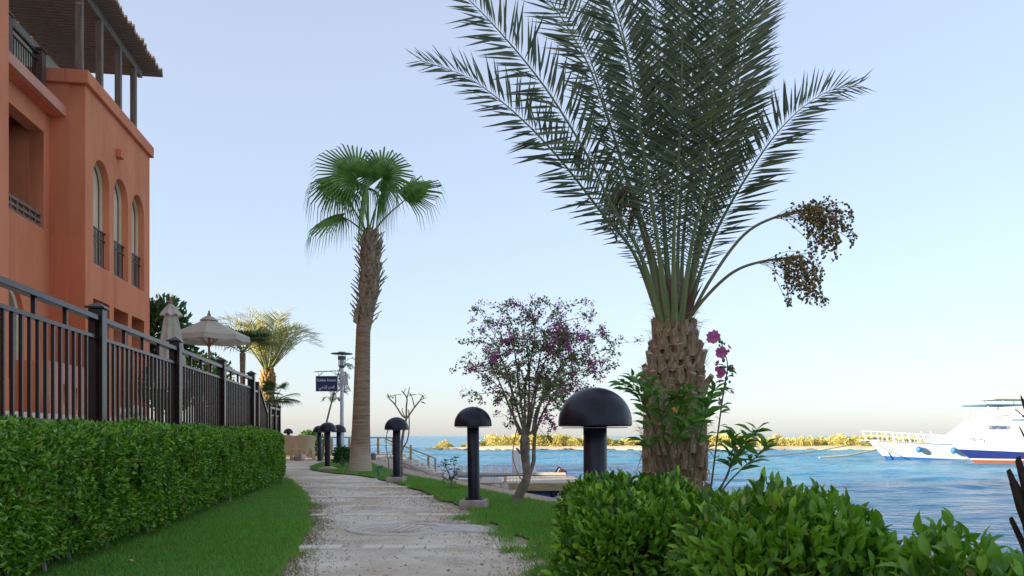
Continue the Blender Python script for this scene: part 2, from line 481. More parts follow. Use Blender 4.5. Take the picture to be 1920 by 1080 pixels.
M['black_rubber'] = mat('black_rubber', (0.012, 0.012, 0.013), rough=.5)
M['red_stripe'] = mat('red_stripe', (0.42, 0.05, 0.03), rough=.4)
M['scrub'] = mat('scrub', (0.44, 0.41, 0.12), (0.70, 0.63, 0.24), c3=(.57, .52, .18), island=True, rough=.8, transl=.2)
M['sand'] = mat('sand', (0.58, 0.47, 0.32), (0.72, 0.61, 0.45), scale=.4, rough=.95, bump=.5, bscale=3, bdist=.2)
M['wet_rock'] = mat('wet_rock', (0.09, 0.07, 0.05), (0.22, 0.17, 0.12), scale=2, rough=.8, bump=.7, bscale=5, bdist=.1)

def path_material():
    m = bpy.data.materials.new('path_concrete'); m.use_nodes = True
    nt = m.node_tree; N = nt.nodes; Lk = nt.links; b = N['Principled BSDF']
    b.inputs['Roughness'].default_value = .93; b.inputs['Specular IOR Level'].default_value = .25
    tc = N.new('ShaderNodeTexCoord')
    def noise(s, d=6, w=.5):
        n = N.new('ShaderNodeTexNoise'); n.inputs['Scale'].default_value = s; n.inputs['Detail'].default_value = d; n.inputs['Roughness'].default_value = w
        Lk.new(tc.outputs['Object'], n.inputs['Vector']); return n.outputs['Fac']
    def ramp(f, e):
        r = N.new('ShaderNodeValToRGB')
        while len(r.color_ramp.elements) < len(e): r.color_ramp.elements.new(.5)
        for q, (p, c) in zip(r.color_ramp.elements, e): q.position = p; q.color = (*c, 1)
        Lk.new(f, r.inputs[0]); return r.outputs[0]
    smooth = ramp(noise(2.2, 9, .62), [(.3, (.60, .505, .38)), (.5, (.72, .63, .50)), (.7, (.80, .725, .60))])
    vo = N.new('ShaderNodeTexVoronoi'); vo.inputs['Scale'].default_value = 62
    Lk.new(tc.outputs['Object'], vo.inputs['Vector'])
    sep = N.new('ShaderNodeSeparateColor'); Lk.new(vo.outputs['Color'], sep.inputs[0])
    peb = ramp(sep.outputs[0], [(0, (.30, .22, .155)), (.35, (.54, .43, .31)), (.75, (.68, .57, .44)), (1, (.80, .71, .59))])
    mask = ramp(noise(.9, 9, .60), [(.50, (0, 0, 0)), (.64, (1, 1, 1))])
    mx = N.new('ShaderNodeMixRGB'); Lk.new(mask, mx.inputs[0]); Lk.new(smooth, mx.inputs[1]); Lk.new(peb, mx.inputs[2])
    dirt = ramp(noise(.8, 6), [(.48, (1, 1, 1)), (.70, (.76, .65, .53))])
    speck = ramp(noise(55, 3, .6), [(.36, (.45, .40, .35)), (.44, (1, 1, 1))])
    m2 = N.new('ShaderNodeMixRGB'); m2.blend_type = 'MULTIPLY'; m2.inputs[0].default_value = 1
    Lk.new(mx.outputs[0], m2.inputs[1]); Lk.new(dirt, m2.inputs[2])
    m4 = N.new('ShaderNodeMixRGB'); m4.blend_type = 'MULTIPLY'; m4.inputs[0].default_value = .40
    Lk.new(m2.outputs[0], m4.inputs[1]); Lk.new(speck, m4.inputs[2]); Lk.new(m4.outputs[0], b.inputs['Base Color'])
    inv = N.new('ShaderNodeMath'); inv.operation = 'SUBTRACT'; inv.inputs[0].default_value = 1; Lk.new(vo.outputs['Distance'], inv.inputs[1])
    mu = N.new('ShaderNodeMath'); mu.operation = 'MULTIPLY'; Lk.new(inv.outputs[0], mu.inputs[0]); Lk.new(mask, mu.inputs[1])
    ad = N.new('ShaderNodeMath'); ad.operation = 'MULTIPLY_ADD'; ad.inputs[1].default_value = .5; Lk.new(noise(45, 6), ad.inputs[0]); Lk.new(mu.outputs[0], ad.inputs[2])
    bp = N.new('ShaderNodeBump'); bp.inputs['Strength'].default_value = .9; bp.inputs['Distance'].default_value = .012
    Lk.new(ad.outputs[0], bp.inputs['Height']); Lk.new(bp.outputs[0], b.inputs['Normal'])
    return m
M['path'] = path_material()

def water_material():
    m = bpy.data.materials.new('sea_water'); m.use_nodes = True
    nt = m.node_tree; N = nt.nodes; Lk = nt.links; b = N['Principled BSDF']
    b.inputs['Roughness'].default_value = .16
    b.inputs['IOR'].default_value = 1.33
    b.inputs['Specular IOR Level'].default_value = .32
    tc = N.new('ShaderNodeTexCoord')
    def noise(s, st, d=4, rot=0):
        mp = N.new('ShaderNodeMapping'); mp.inputs['Scale'].default_value = st; mp.inputs['Rotation'].default_value = (0, 0, rot)
        n = N.new('ShaderNodeTexNoise'); n.inputs['Scale'].default_value = s; n.inputs['Detail'].default_value = d; n.inputs['Roughness'].default_value = .55
        Lk.new(tc.outputs['Object'], mp.inputs[0]); Lk.new(mp.outputs[0], n.inputs['Vector']); return n.outputs['Fac']
    r = N.new('ShaderNodeValToRGB')
    r.color_ramp.elements[0].position = .38; r.color_ramp.elements[0].color = (.012, .170, .340, 1)
    r.color_ramp.elements[1].position = .66; r.color_ramp.elements[1].color = (.045, .32, .50, 1)
    Lk.new(noise(.02, (1, 2.2, 1), 5, .1), r.inputs[0]); Lk.new(r.outputs[0], b.inputs['Base Color'])
    a = N.new('ShaderNodeMath'); a.operation = 'MULTIPLY_ADD'; a.inputs[1].default_value = 1.9
    Lk.new(noise(.9, (.6, 1.5, 1), 3, .12), a.inputs[0]); Lk.new(noise(3.0, (.7, 1.25, 1), 4, -.15), a.inputs[2])
    bp = N.new('ShaderNodeBump'); bp.inputs['Strength'].default_value = 1.0; bp.inputs['Distance'].default_value = .30
    Lk.new(a.outputs[0], bp.inputs['Height']); Lk.new(bp.outputs[0], b.inputs['Normal'])
    return m
M['water'] = water_material()
def fan_bark():
    m = mat('fan_bark', (0.26, 0.165, 0.095), (0.40, 0.27, 0.165), scale=3.0, rough=.95, bump=.8, bscale=7, bdist=.03, stretch=(1, 1, 9))
    nt = m.node_tree; N = nt.nodes; b = N['Principled BSDF']
    old = b.inputs['Base Color'].links[0].from_socket
    tc = N.new('ShaderNodeTexCoord'); sp = N.new('ShaderNodeSeparateXYZ'); no = N.new('ShaderNodeTexNoise'); no.inputs['Scale'].default_value = 5
    nt.links.new(tc.outputs['Object'], sp.inputs[0]); nt.links.new(tc.outputs['Object'], no.inputs['Vector'])
    a = N.new('ShaderNodeMath'); a.operation = 'MULTIPLY_ADD'; a.inputs[1].default_value = .55; nt.links.new(no.outputs['Fac'], a.inputs[0]); nt.links.new(sp.outputs[2], a.inputs[2])
    r = N.new('ShaderNodeValToRGB'); r.color_ramp.elements[0].position = .62; r.color_ramp.elements[1].position = 1.0
    nt.links.new(a.outputs[0], r.inputs[0])
    mx = N.new('ShaderNodeMixRGB'); nt.links.new(r.outputs[0], mx.inputs[0]); mx.inputs[1].default_value = (.50, .39, .28, 1)
    nt.links.new(old, mx.inputs[2]); nt.links.new(mx.outputs[0], b.inputs['Base Color'])
    return m
M['fan_bark'] = fan_bark()
M['boot_cut'] = mat('boot_cut', (0.36, 0.24, 0.14), (0.54, 0.39, 0.24), scale=30, rough=.9)


# ------------------------------------------------------------------ setting: sea, land, path, lawns, terrace, sandbar
def structure(o, label=None):
    o['kind'] = 'structure'
    if label: o['label'] = label; o['category'] = o.name.split('.')[0].replace('_', ' ')
    return o

def sea_mesh():
    x0, x1, y0, y1, st = -30.0, 110.0, 8.0, 170.0, .36
    gxs = np.arange(x0, x1 + .01, st); gys = np.arange(y0, y1 + .01, st); x1 = gxs[-1]; y1 = gys[-1]
    X, Y = np.meshgrid(gxs, gys); P = np.stack([X.ravel(), Y.ravel(), np.zeros(X.size)], 1)
    q = P * np.array([.55, 1.0, 1])
    z = (vnoise(q, .55, 1) - .5) * .22 + (vnoise(q + 9, 1.2, 2) - .5) * .14 + (vnoise(P * np.array([.35, 1, 1]), .16, 3) - .5) * .24
    e = np.minimum(np.minimum(P[:, 0] - x0, x1 - P[:, 0]), np.minimum(P[:, 1] - y0, y1 - P[:, 1]))
    P[:, 2] = SEA_Z + z * np.clip(e / 6, 0, 1)
    nx, ny = len(gxs), len(gys)
    i = np.arange(nx * ny).reshape(ny, nx)
    Fq = np.stack([i[:-1, :-1].ravel(), i[:-1, 1:].ravel(), i[1:, 1:].ravel(), i[1:, :-1].ravel()], 1)
    B = 16000.0
    O = np.array([(-B, -3000, SEA_Z), (x0, -3000, SEA_Z), (x1, -3000, SEA_Z), (B, -3000, SEA_Z), (-B, y0, SEA_Z), (B, y0, SEA_Z), (-B, y1, SEA_Z), (B, y1, SEA_Z),
                  (-B, 22000, SEA_Z), (x0, 22000, SEA_Z), (x1, 22000, SEA_Z), (B, 22000, SEA_Z), (x0, y0, SEA_Z), (x1, y0, SEA_Z), (x0, y1, SEA_Z), (x1, y1, SEA_Z)])
    b = len(P)
    OF = np.array([(0, 1, 12, 4), (1, 2, 13, 12), (2, 3, 5, 13), (4, 12, 14, 6), (13, 5, 7, 15), (6, 14, 9, 8), (14, 15, 10, 9), (15, 7, 11, 10)]) + b
    return np_mesh('sea', np.concatenate([P, O]), np.concatenate([Fq, OF]), True)
structure(link('sea', sea_mesh(), M['water']), 'wide blue rippled sea reaching to the horizon')

BANK = [(6.0, -8), (5.2, -2), (4.6, 1.5), (4.0, 3.6), (3.5, 4.9), (2.5, 6.3), (1.85, 7.6), (0.80, 10.1), (-0.35, 13.2), (-1.75, 17.0), (-3.3, 22.5), (-4.9, 29.0),
        (-5.3, 34.4), (-6.5, 36.2), (-9.5, 37.6), (-13, 40), (-22, 47), (-60, 62)]
g = MB(); nb = len(BANK)
rings = []
for i, (x, y) in enumerate(BANK):
    a = Vector(BANK[max(i - 1, 0)]); b = Vector(BANK[min(i + 1, nb - 1)]); t = (b - a).normalized(); n = Vector((t.y, -t.x))
    j = R.uniform(-.06, .06)
    rings.append([(-62, y if y > -8 else -8, 0), (x - n.x * .02, y - n.y * .02, 0), (x + n.x * (.28 + j), y + n.y * (.28 + j), -.16), (x + n.x * (1.1 + j), y + n.y * (1.1 + j), -.95), (x + n.x * 2.2, y + n.y * 2.2, -2.4)])
vs = [p for r in rings for p in r]
fs = []
for i in range(nb - 1):
    for k in range(4):
        fs.append((i * 5 + k, i * 5 + k + 1, (i + 1) * 5 + k + 1, (i + 1) * 5 + k))
structure(g.add(vs, fs).build('ground', M['gravel_ground']), 'sandy gravel ground sloping down to the water')

# rocks of the bank edge: one object each
stone_meshes = []
def rock_mesh(seed, r=(1, 1, 1), rough=.25, sub=2):
    bm = bmesh.new(); bmesh.ops.create_icosphere(bm, subdivisions=sub, radius=1)
    P = np.array([v.co[:] for v in bm.verts]); d = vnoise(P, 1.3, seed) * .8 + vnoise(P, 3.1, seed + 5) * .35
    for v, k in zip(bm.verts, d):
        v.co = v.co * (1 - rough + rough * 2 * k)
        v.co.x *= r[0]; v.co.y *= r[1]; v.co.z *= r[2]
    me = bpy.data.meshes.new('rock'); bm.to_mesh(me); bm.free(); return me
for k in range(5):
    me = rock_mesh(k * 3 + 1, (1, .8, .6), .32); me.materials.append(M['stone']); stone_meshes.append(me)
def bank_pt(t):
    seg = int(t); u = t - seg; a = BANK[seg]; b = BANK[min(seg + 1, nb - 1)]
    return Vector((a[0] + (b[0] - a[0]) * u, a[1] + (b[1] - a[1]) * u))
sample_r = 0
for k in range(58):
    t = 5.2 + 6.6 * (k + R.random() * .8) / 58
    p = bank_pt(t); n = Vector((.85, .45))
    off = R.uniform(.05, .75); s = R.uniform(.06, .15)
    o = link('bank_rock', stone_meshes[k % 5])
    o.location = (p.x + n.x * off, p.y + n.y * off, -.02 - max(0, off - .1) * .72 + s * .12)
    o.scale = (s * 1.2, s, s); o.rotation_euler = (R.uniform(-.3, .3), R.uniform(-.3, .3), R.uniform(0, 6.28))
    tag(o, 'rough beige stone in the rubble along the waterside edge of the lawn', 'rock', 'rubble stones along the bank')

# path
PL = [(-.95, 1.0), (-1.15, 3.0), (-1.35, 4.83), (-1.60, 6.13), (-2.08, 8.4), (-2.80, 11.0), (-3.75, 13.8), (-4.55, 16.2), (-5.9, 20.0), (-8.3, 24.0), (-14.0, 27.0), (-15.0, 33.0)]
PR = [(.95, 1.0), (.62, 3.0), (.28, 4.83), (-.08, 6.62), (-.50, 8.3), (-1.17, 11.0), (-2.00, 13.7), (-2.95, 16.0), (-4.45, 18.3), (-5.20, 20.4), (-5.75, 23.5), (-6.0, 26.0), (-6.9, 27.6), (-9.0, 29.0), (-11, 34)]
def densify(P, step):
    out = []
    pts = spline([(a, b, 0) for a, b in P], len(P) * 40)
    acc = 0; out.append(pts[0])
    for a, b in zip(pts, pts[1:]):
        acc += (b - a).length
        if acc >= step: out.append(b); acc = 0
    out.append(pts[-1]); return out
dl = densify(PL, .16); dr = densify(PR, .16)
edge_l = [Vector((p.x + (vnoise([[p.x, p.y, 1]], 2.5)[0] - .5) * .16, p.y, 0)) for p in dl]
edge_r = [Vector((p.x + (vnoise([[p.x, p.y, 5]], 2.5)[0] - .5) * .16, p.y, 0)) for p in dr]
poly = [(p.x, p.y, .006) for p in edge_r] + [(p.x, p.y, .006) for p in reversed(edge_l)]
def flat_poly(name, poly, m):
    bm = bmesh.new(); vsx = [bm.verts.new(p) for p in poly]
    es = [bm.edges.new((vsx[i], vsx[(i + 1) % len(vsx)])) for i in range(len(vsx))]
    bmesh.ops.triangle_fill(bm, use_beauty=True, edges=es)
    for f in bm.faces:
        if f.normal.z < 0: f.normal_flip()
    me = bpy.data.meshes.new(name); bm.to_mesh(me); bm.free()
    return link(name, me, m)
path = structure(flat_poly('path', poly, M['path']), 'worn pale concrete garden path winding beside the water')

def xl(y): return float(np.interp(y, [p.y for p in dl], [p.x for p in dl]))
def xr(y): return float(np.interp(y, [p.y for p in dr], [p.x for p in dr]))

# rows of pavers set across the path
pav = MB().box2((-.5, -.5, -.5), (.5, .5, .5)).mesh('paver')
pav.materials.append(M['paver'])
for ri, (Y, sl) in enumerate([(3.75, .02), (5.85, .015), (8.28, -.01), (10.75, -.03), (12.9, -.05), (15.2, -.06)]):
    a, b = xl(Y) - .03, xr(Y) + .06
    x = a; k = 0
    while x < b - .08:
        L = R.uniform(.145, .165)
        if not (ri == 1 and .62 < (x - a) / (b - a) < .80) and R.random() > .035:
            o = link('paver', pav, None, path)
            o.location = (x + L / 2, Y + (x - a) * sl + R.uniform(-.006, .006), .0 + R.uniform(-.003, .003))
            o.scale = (L - .014, .17, .040)
            o.rotation_euler = (R.uniform(-.012, .012), R.uniform(-.012, .012), sl + R.uniform(-.02, .02))
            md = None
        x += L; k += 1

# old manhole with a broken cover in the path
mh = thing('manhole', 'round concrete manhole with broken ribbed cover set in the path', 'manhole', (gx(748, 7.05), 7.05, .006))
c = Vector(mh.location)
rg = MB(); rv = []
for k in range(44):
    a = k / 44 * math.tau; w1_ = .015 * math.sin(3 * a + 1) + R.uniform(-.008, .008)
    for rr, zz_ in ((.475 + w1_, -.02), (.47 + w1_, .010 + .006 * math.sin(a * 2)), (.36 - w1_, .013 + .005 * math.sin(a * 2 + 1)), (.345 - w1_, -.02)): rv.append((c.x + rr * math.cos(a), c.y + rr * math.sin(a), c.z + zz_))
rg.add(rv, [(k * 4 + j, ((k + 1) % 44) * 4 + j, ((k + 1) % 44) * 4 + j + 1, k * 4 + j + 1) for k in range(44) if k not in (9, 10, 11) for j in range(3)])
rg.build('ring', M['concrete'], mh)
MB().lathe([(.0, .003), (.346, .003)], c, 32, False).build('cover_plate', M['path'], mh)
for k in range(7):
    x = -.24 + k * .08; h = math.sqrt(max(.01, .30 ** 2 - x * x)) - .01
    MB().bar(c + Vector((x - .05, -h * .82, .006)), c + Vector((x + .05, h * .82, .006)), .026, .012).build('rib', M['concrete'], mh)
sl = thing('slab', 'flat broken concrete slab beside the manhole at the lawn edge', 'slab', (gx(880, 7.05), 7.05, .006))
c = Vector(sl.location)
MB().prism([(c.x - .28, c.y - .20), (c.x + .02, c.y - .24), (c.x + .27, c.y - .30), (c.x + .20, c.y + .05), (c.x + .04, c.y + .27), (c.x - .24, c.y + .30), (c.x - .36, c.y + .08)], c.z - .02, c.z + .012).build('slab_body', M['concrete'], sl, bevel=.004)

# lawns
HEDGE_X = lambda y: -.149 * y - 1.94
lp = [(p.x - .06 - .05 * float(vnoise([[p.x, p.y, 3]], 3.0)[0]), p.y, .022) for p in edge_l if 1.0 <= p.y <= 15.2]
lawn_l_poly = lp + [(HEDGE_X(y) - .5, y, .022) for y in np.linspace(15.2, 1.0, 20)]
lawn_l = structure(flat_poly('lawn', lawn_l_poly, M['lawn']), 'strip of short lawn between the long hedge and the path')
def bank_x(y):
    ys = [b[1] for b in BANK]; xs = [b[0] for b in BANK]
    return float(np.interp(y, ys, xs))
rp = [(p.x + (.05 + .20 * float(vnoise([[p.x, p.y, 3]], 2.0)[0])) * (1 if p.y < 10 else .3), p.y, .022) for p in edge_r if 1.0 <= p.y <= 27.4]
lawn_r_poly = rp + [(bank_x(y) - .55 - .12 * float(vnoise([[y, 2, 2]], 1.3)[0]), y, .022) for y in np.linspace(27.4, 1.0, 90)]
lawn_r = structure(flat_poly('lawn', lawn_r_poly, M['lawn']), 'waterside lawn with the palms and bollard lamps')

def blades(name, P, h, w, m, lean=.45, parent=None):
    n = len(P)
    D = np.stack([NR.normal(0, lean, n), NR.normal(0, lean, n), np.ones(n)], 1)
    N = NR.normal(0, 1, (n, 3)); N[:, 2] = 0
    x, y, z = frames(D, N)
    hh = (h * NR.uniform(.55, 1.25, n))[:, None]; ww = (w * NR.uniform(.7, 1.3, n))[:, None]
    return bulk(name, BLADE_T, BLADE_F, P, x * ww, y * hh, z * hh, m, parent, kind='stuff')

def in_lawn_left(X, Y):
    el = np.interp(Y, [p.y for p in edge_l], [p.x for p in edge_l])
    ed = .12 * vnoise(np.stack([X, Y, X * 0], 1), 5.0, 3)
    return (X < el - .07 + ed) & (X > -.149 * Y - 1.94 - .45)
def in_lawn_right(X, Y):
    er = np.interp(Y, [p.y for p in edge_r], [p.x for p in edge_r])
    bk = np.interp(Y, [b[1] for b in BANK], [b[0] for b in BANK])
    ed = (.02 + .26 * vnoise(np.stack([X, Y, X * 0], 1), 2.4, 3)) * np.where(Y < 10, 1, .3)
    return (X > er + ed) & (X < bk - .52)
def sample_lawn(test, x0, x1, y0, y1, dens, edge_noise=0):
    n = int((x1 - x0) * (y1 - y0) * dens)
    X = NR.uniform(x0, x1, n); Y = NR.uniform(y0, y1, n)
    k = test(X, Y); X = X[k]; Y = Y[k]
    P = np.stack([X, Y, np.full(len(X), .018)], 1)
    keep = (vnoise(P, 3.2, 4) * .6 + vnoise(P, .9, 8) * .6 + NR.random(len(P)) * .25) > .34
    return P[keep]
PG = np.concatenate([sample_lawn(in_lawn_left, -4.9, -1.0, 3.6, 8.0, 8500), sample_lawn(in_lawn_left, -5.2, -1.4, 8.0, 15.2, 4200)])
o = blades('grass', PG, .036, .0052, M['grass']); tag(o, 'short green turf blades in front of the long hedge', 'grass')
PG = np.concatenate([sample_lawn(in_lawn_right, -1.0, 1.6, 3.6, 8.6, 7500), sample_lawn(in_lawn_right, -3.6, 1.0, 8.6, 15.0, 4200), sample_lawn(in_lawn_right, -6.2, -1.0, 15.0, 27.4, 1500)])
o = blades('grass', PG, .040, .0056, M['grass']); tag(o, 'short green turf blades on the waterside lawn', 'grass')
# ragged dry edge of the turf
PE = []
for e, s, lo, hi in ((edge_l, 1, 3.6, 9.5), (edge_r, -1, 3.6, 12.0)):
    for p in e:
        if lo < p.y < hi:
            k = 90 if s > 0 else 34
            if vnoise([[p.x, p.y, 9]], 1.6)[0] > (.26 if s > 0 else .50):
                for q in range(k):
                    PE.append((p.x + s * NR.normal(.01, .07), p.y + NR.uniform(-.1, .1), .008))
o = blades('dry_grass', np.array(PE), .042, .005, M['dry_grass'], lean=1.1); tag(o, 'straw coloured grass creeping over the path edges', 'grass')
PE = []
for k in range(46):
    y = R.uniform(4.2, 8.2); x = xr(y) + R.gauss(.02, .10)
    for q in range(60):
        PE.append((x + NR.normal(0, .045), y + NR.normal(0, .045), .006))
o = blades('grass_tuft', np.array(PE), .095, .006, M['grass'], lean=.7); tag(o, 'ragged green grass tufts on the soil at the path edge', 'grass')
# loose gravel
n = 9000
Yp = NR.uniform(3.7, 14, n) ; el = np.interp(Yp, [p.y for p in edge_l], [p.x for p in edge_l]); er = np.interp(Yp, [p.y for p in edge_r], [p.x for p in edge_r])
side = NR.random(n)
Xp = np.where(side < .42, el + np.abs(NR.normal(0, .17, n)), np.where(side < .84, er - np.abs(NR.normal(0, .24, n)), el + (er - el) * NR.random(n)))
Pp = np.stack([Xp, Yp, np.full(n, .008)], 1)
sz = (NR.gamma(1.6, .0022, n) + .002)[:, None]
D = NR.normal(0, 1, (n, 3)); D[:, 2] *= .3; x, y, z = frames(D, NR.normal(0, .4, (n, 3)) + np.array([0, 0, 1]))
o = bulk('gravel', OVAL_T, OVAL_F, Pp, x * sz * 1.6, y * sz * 2.0, z * sz * 1.1, M['pebble'], kind='stuff'); tag(o, 'loose gravel scattered on the path', 'gravel')

# fallen leaf and blossom on the ground
def single_leaf(name, m, loc, L, W, rz, label, cat):
    me = np_mesh(name, np.array(LEAF6_T) * np.array([W, L, L]), LEAF6_F); o = link(name, me, m)
    o.location = loc; o.rotation_euler = (.25, .1, rz); tag(o, label, cat); return o
single_leaf('fallen_leaf', M['ledge_brick'], at(250, 1068, 4.96) + Vector((0, 0, .05)), .06, .04, 1.1, 'dry orange leaf lying on the lawn before the hedge', 'leaf')
single_leaf('fallen_blossom', M['magenta'], at(1003, 1035, 5.7) + Vector((0, 0, .035)), .05, .04, .4, 'magenta blossom fallen on the soil at the right path edge', 'flower')

# raised terrace behind the hedge
FENCE_X = lambda y: -.1433 * y - 2.773
TZ = .88
tp = [(FENCE_X(-8) + .12, -8), (FENCE_X(17.0) + .12, 17.0), (-40, 21), (-40, -8)]
structure(MB().prism([(x, y) for x, y in tp], -.2, TZ).build('terrace', M['terrace_tile']), 'raised tiled terrace between fence and building')
tp2 = [(FENCE_X(17.1) + .1, 17.05), (FENCE_X(18.85) + .1, 18.85), (-9.0, 24.0), (-12.5, 31), (-30, 42), (-40, 34), (-40, 21.05)]
structure(MB().prism(tp2, -.2, .30).build('terrace', M['terrace_tile']), 'lower far terrace with the palms')

# sandbar with scrub
sb = MB(); cols_ = []
xs = np.linspace(gx(812, 144), 150, 70)
for i, x in enumerate(xs):
    tpx = min(1, i / 6) ; w = 4 + 20 * tpx
    wob = (vnoise([[x, 0, 0]], .12)[0] - .5) * 6
    y0 = 139 + wob + 4 * (1 - tpx)
    h = .25 + .5 * tpx
    cols_.append([(x, y0 - 1.0, SEA_Z - .5), (x, y0, SEA_Z + .10), (x, y0 + 1.6, SEA_Z + h * .55), (x, y0 + w * .5, SEA_Z + h), (x, y0 + w, SEA_Z + h * .4), (x, y0 + w + 2, SEA_Z - .5)])
vs = [p for c_ in cols_ for p in c_]; fs = []
for i in range(len(xs) - 1):
    for k in range(5): fs.append((i * 6 + k, (i + 1) * 6 + k, (i + 1) * 6 + k + 1, i * 6 + k + 1))
structure(sb.add(vs, fs).build('sandbar', M['sand'], None, True), 'low sunlit sandbar across the channel')
sea_rocks = []
for k in range(4):
    me = rock_mesh(50 + k, (1, .7, .45), .3, 1); me.materials.append(M['wet_rock']); sea_rocks.append(me)
for k in range(70):
    x = gx(800, 146) + (R.random() ** 1.6) * 75
    wob = (vnoise([[x, 0, 0]], .12)[0] - .5) * 6
    i = (x - xs[0]) / (xs[-1] - xs[0]) * 69; tpx = max(0, min(1, i / 6))
    o = link('shore_rock', sea_rocks[k % 4]); s = R.uniform(.3, .9)
    o.location = (x, 139 + wob + 4 * (1 - tpx) + R.uniform(-.6, .5), SEA_Z + .05); o.scale = (s * 1.6, s, s * .75); o.rotation_euler.z = R.uniform(0, 6)
    tag(o, 'dark wet rock at the waterline of the sandbar', 'rock', 'rocks along the sandbar shore')

def leaf_ball(n, rad, L, W, seed, shell=.55):
    g_ = np.random.default_rng(seed)
    d = nrm(g_.normal(0, 1, (n, 3))); d[:, 2] = np.abs(d[:, 2]) * 1.0 - .12
    r = (shell + (1 - shell) * g_.random(n) ** .5)
    lump = .72 + .55 * vnoise(d, 1.9, seed)
    P = d * (r * lump)[:, None] * np.array(rad)
    D = nrm(d + g_.normal(0, .55, (n, 3)) + np.array([0, 0, .35])); N = g_.normal(0, 1, (n, 3)) + np.array([0, 0, .6])
    x, y, z = frames(D, N)
    l = (L * g_.uniform(.6, 1.3, n))[:, None]
    return P, x * l * (W / L), y * l, z * l

bush_meshes = []
for k in range(5):
    P, X, Y_, Z_ = leaf_ball(1500, (1.9, 1.5, 2.35), .36, .16, 100 + k, .35)
    o = bulk('crown', LEAF_T, LEAF_F, P, X, Y_, Z_, M['scrub'])
    me = o.data; bpy.data.objects.remove(o)
    tr = MB()
    for q in range(6):
        a = q / 6 * 6.28
        tr.tube([(0, 0, -.2), (.35 * math.cos(a), .3 * math.sin(a), .4), (.9 * math.cos(a), .7 * math.sin(a), .9)], [.07, .05, .02], 5)
    tm = tr.mesh('trunk'); tm.materials.append(M['twig'])
    bush_meshes.append((me, tm))
bx_list = [(833, .72, 0), (822, .4, 1), (846, .35, 2), (872, .45, 1), (884, .62, 3), (897, .7, 4), (909, .62, 2)]
px = 922
while px < 1720:
    bx_list.append((px, R.uniform(.80, 1.05) * (1 + .10 * math.sin(px * .02)), R.randrange(5))); px += R.uniform(4.5, 8)
for px, s, k in bx_list:
    row = R.choice([0, 0, 1])
    Yb = 148.5 + row * 4 + R.uniform(-1, 2)
    b = thing('scrub_bush', 'sunlit yellow green scrub bush in the row on the sandbar', 'bush', (gx(px, Yb), Yb, SEA_Z + .35 * min(1, s)), R.uniform(0, 6.28), 'scrub bushes on the sandbar')
    if px < 880: b['label'] = 'small lone scrub bush near the left tip of the sandbar'
    b.scale = (s * R.uniform(.9, 1.15), s, s * R.uniform(.85, 1.1))
    me, tm = bush_meshes[k]
    link('crown', me, None, b); link('trunk', tm, None, b)

# ------------------------------------------------------------------ the resort building (local x = along facade away from camera, y = inwards, z up)
P0 = Vector((gx(160, 19.0), 19.0, 0))
fd = Vector((-(960 - 742) / F, 1, 0)).normalized()
ROT = math.atan2(fd.y, fd.x)
bld = thing('resort_building', 'terracotta resort building with arched windows and a rooftop pergola', 'building', P0, ROT, local=True)
def zz(v): return v + CAMZ
def arch(u0, u1, z0, ztop, n=14):
    r = (u1 - u0) / 2; c = (u0 + u1) / 2; zs = ztop - r
    return [(u0, z0), (u1, z0)] + [(c + r * math.cos(a), zs + r * math.sin(a)) for a in np.linspace(0, math.pi, n)]
def rect(u0, u1, z0, z1): return [(u0, z0), (u1, z0), (u1, z1), (u0, z1)]
def panel(name, outline, holes, thick, m, parent, off=(0, 0, 0), smooth=False):
    me = curve_panel(name, outline, holes, thick, m)
    for v in me.vertices: v.co += Vector(off)
    return link(name, me, m, parent)

BAY = 5.01; ZB = .70
ARCH = [(.50, 1.62), (1.95, 3.07), (3.38, 4.50)]
az0, az1 = zz(4.22), zz(6.88)
sq0, sq1 = zz(2.30), zz(3.36)
ZP = zz(8.34)                                   # underside of parapet band
panel('wall', rect(0, BAY, ZB, ZP), [arch(a, b, az0, az1) for a, b in ARCH] + [rect(a, b, sq0, sq1) for a, b in ARCH], .36, M['terracotta'], bld)
w = MB(); w.box2((0, .361, ZB), (.36, 9, ZP)); w.build('wall', M['terracotta'], bld)
w = MB(); w.box2((BAY - .36, .361, ZB), (BAY, 9, ZP)); w.build('wall', M['terracotta'], bld)
w = MB(); w.box2((-3.79, 9.0, ZB), (BAY, 9.3, 9.2)); w.build('wall', M['terracotta'], bld)
# parapet band
MB().box2((-.10, -.10, ZP + .001), (BAY + .10, .42, zz(8.66))).build('parapet', M['terracotta'], bld, bevel=.02)
MB().box2((-.10, .421, ZP + .001), (.40, 2.38, zz(8.66) - .002)).build('parapet', M['terracotta'], bld, bevel=.02)
MB().box2((BAY - .40, .421, ZP + .001), (BAY + .10, 2.38, zz(8.66) - .002)).build('parapet', M['terracotta'], bld, bevel=.02)
MB().box2((-3.79, .43, zz(7.55)), (BAY - .37, 8.99, zz(7.78))).build('roof_slab', M['terracotta_light'], bld)
MB().box2((-3.79, 2.4, zz(7.781)), (BAY, 2.65, zz(10.72))).build('wall', M['cream'], bld)['label'] = 'cream back wall of the roof terrace'
MB().box2((-3.79, 2.66, zz(10.40)), (BAY, 8.99, zz(10.60))).build('roof_slab', M['terracotta_light'], bld)
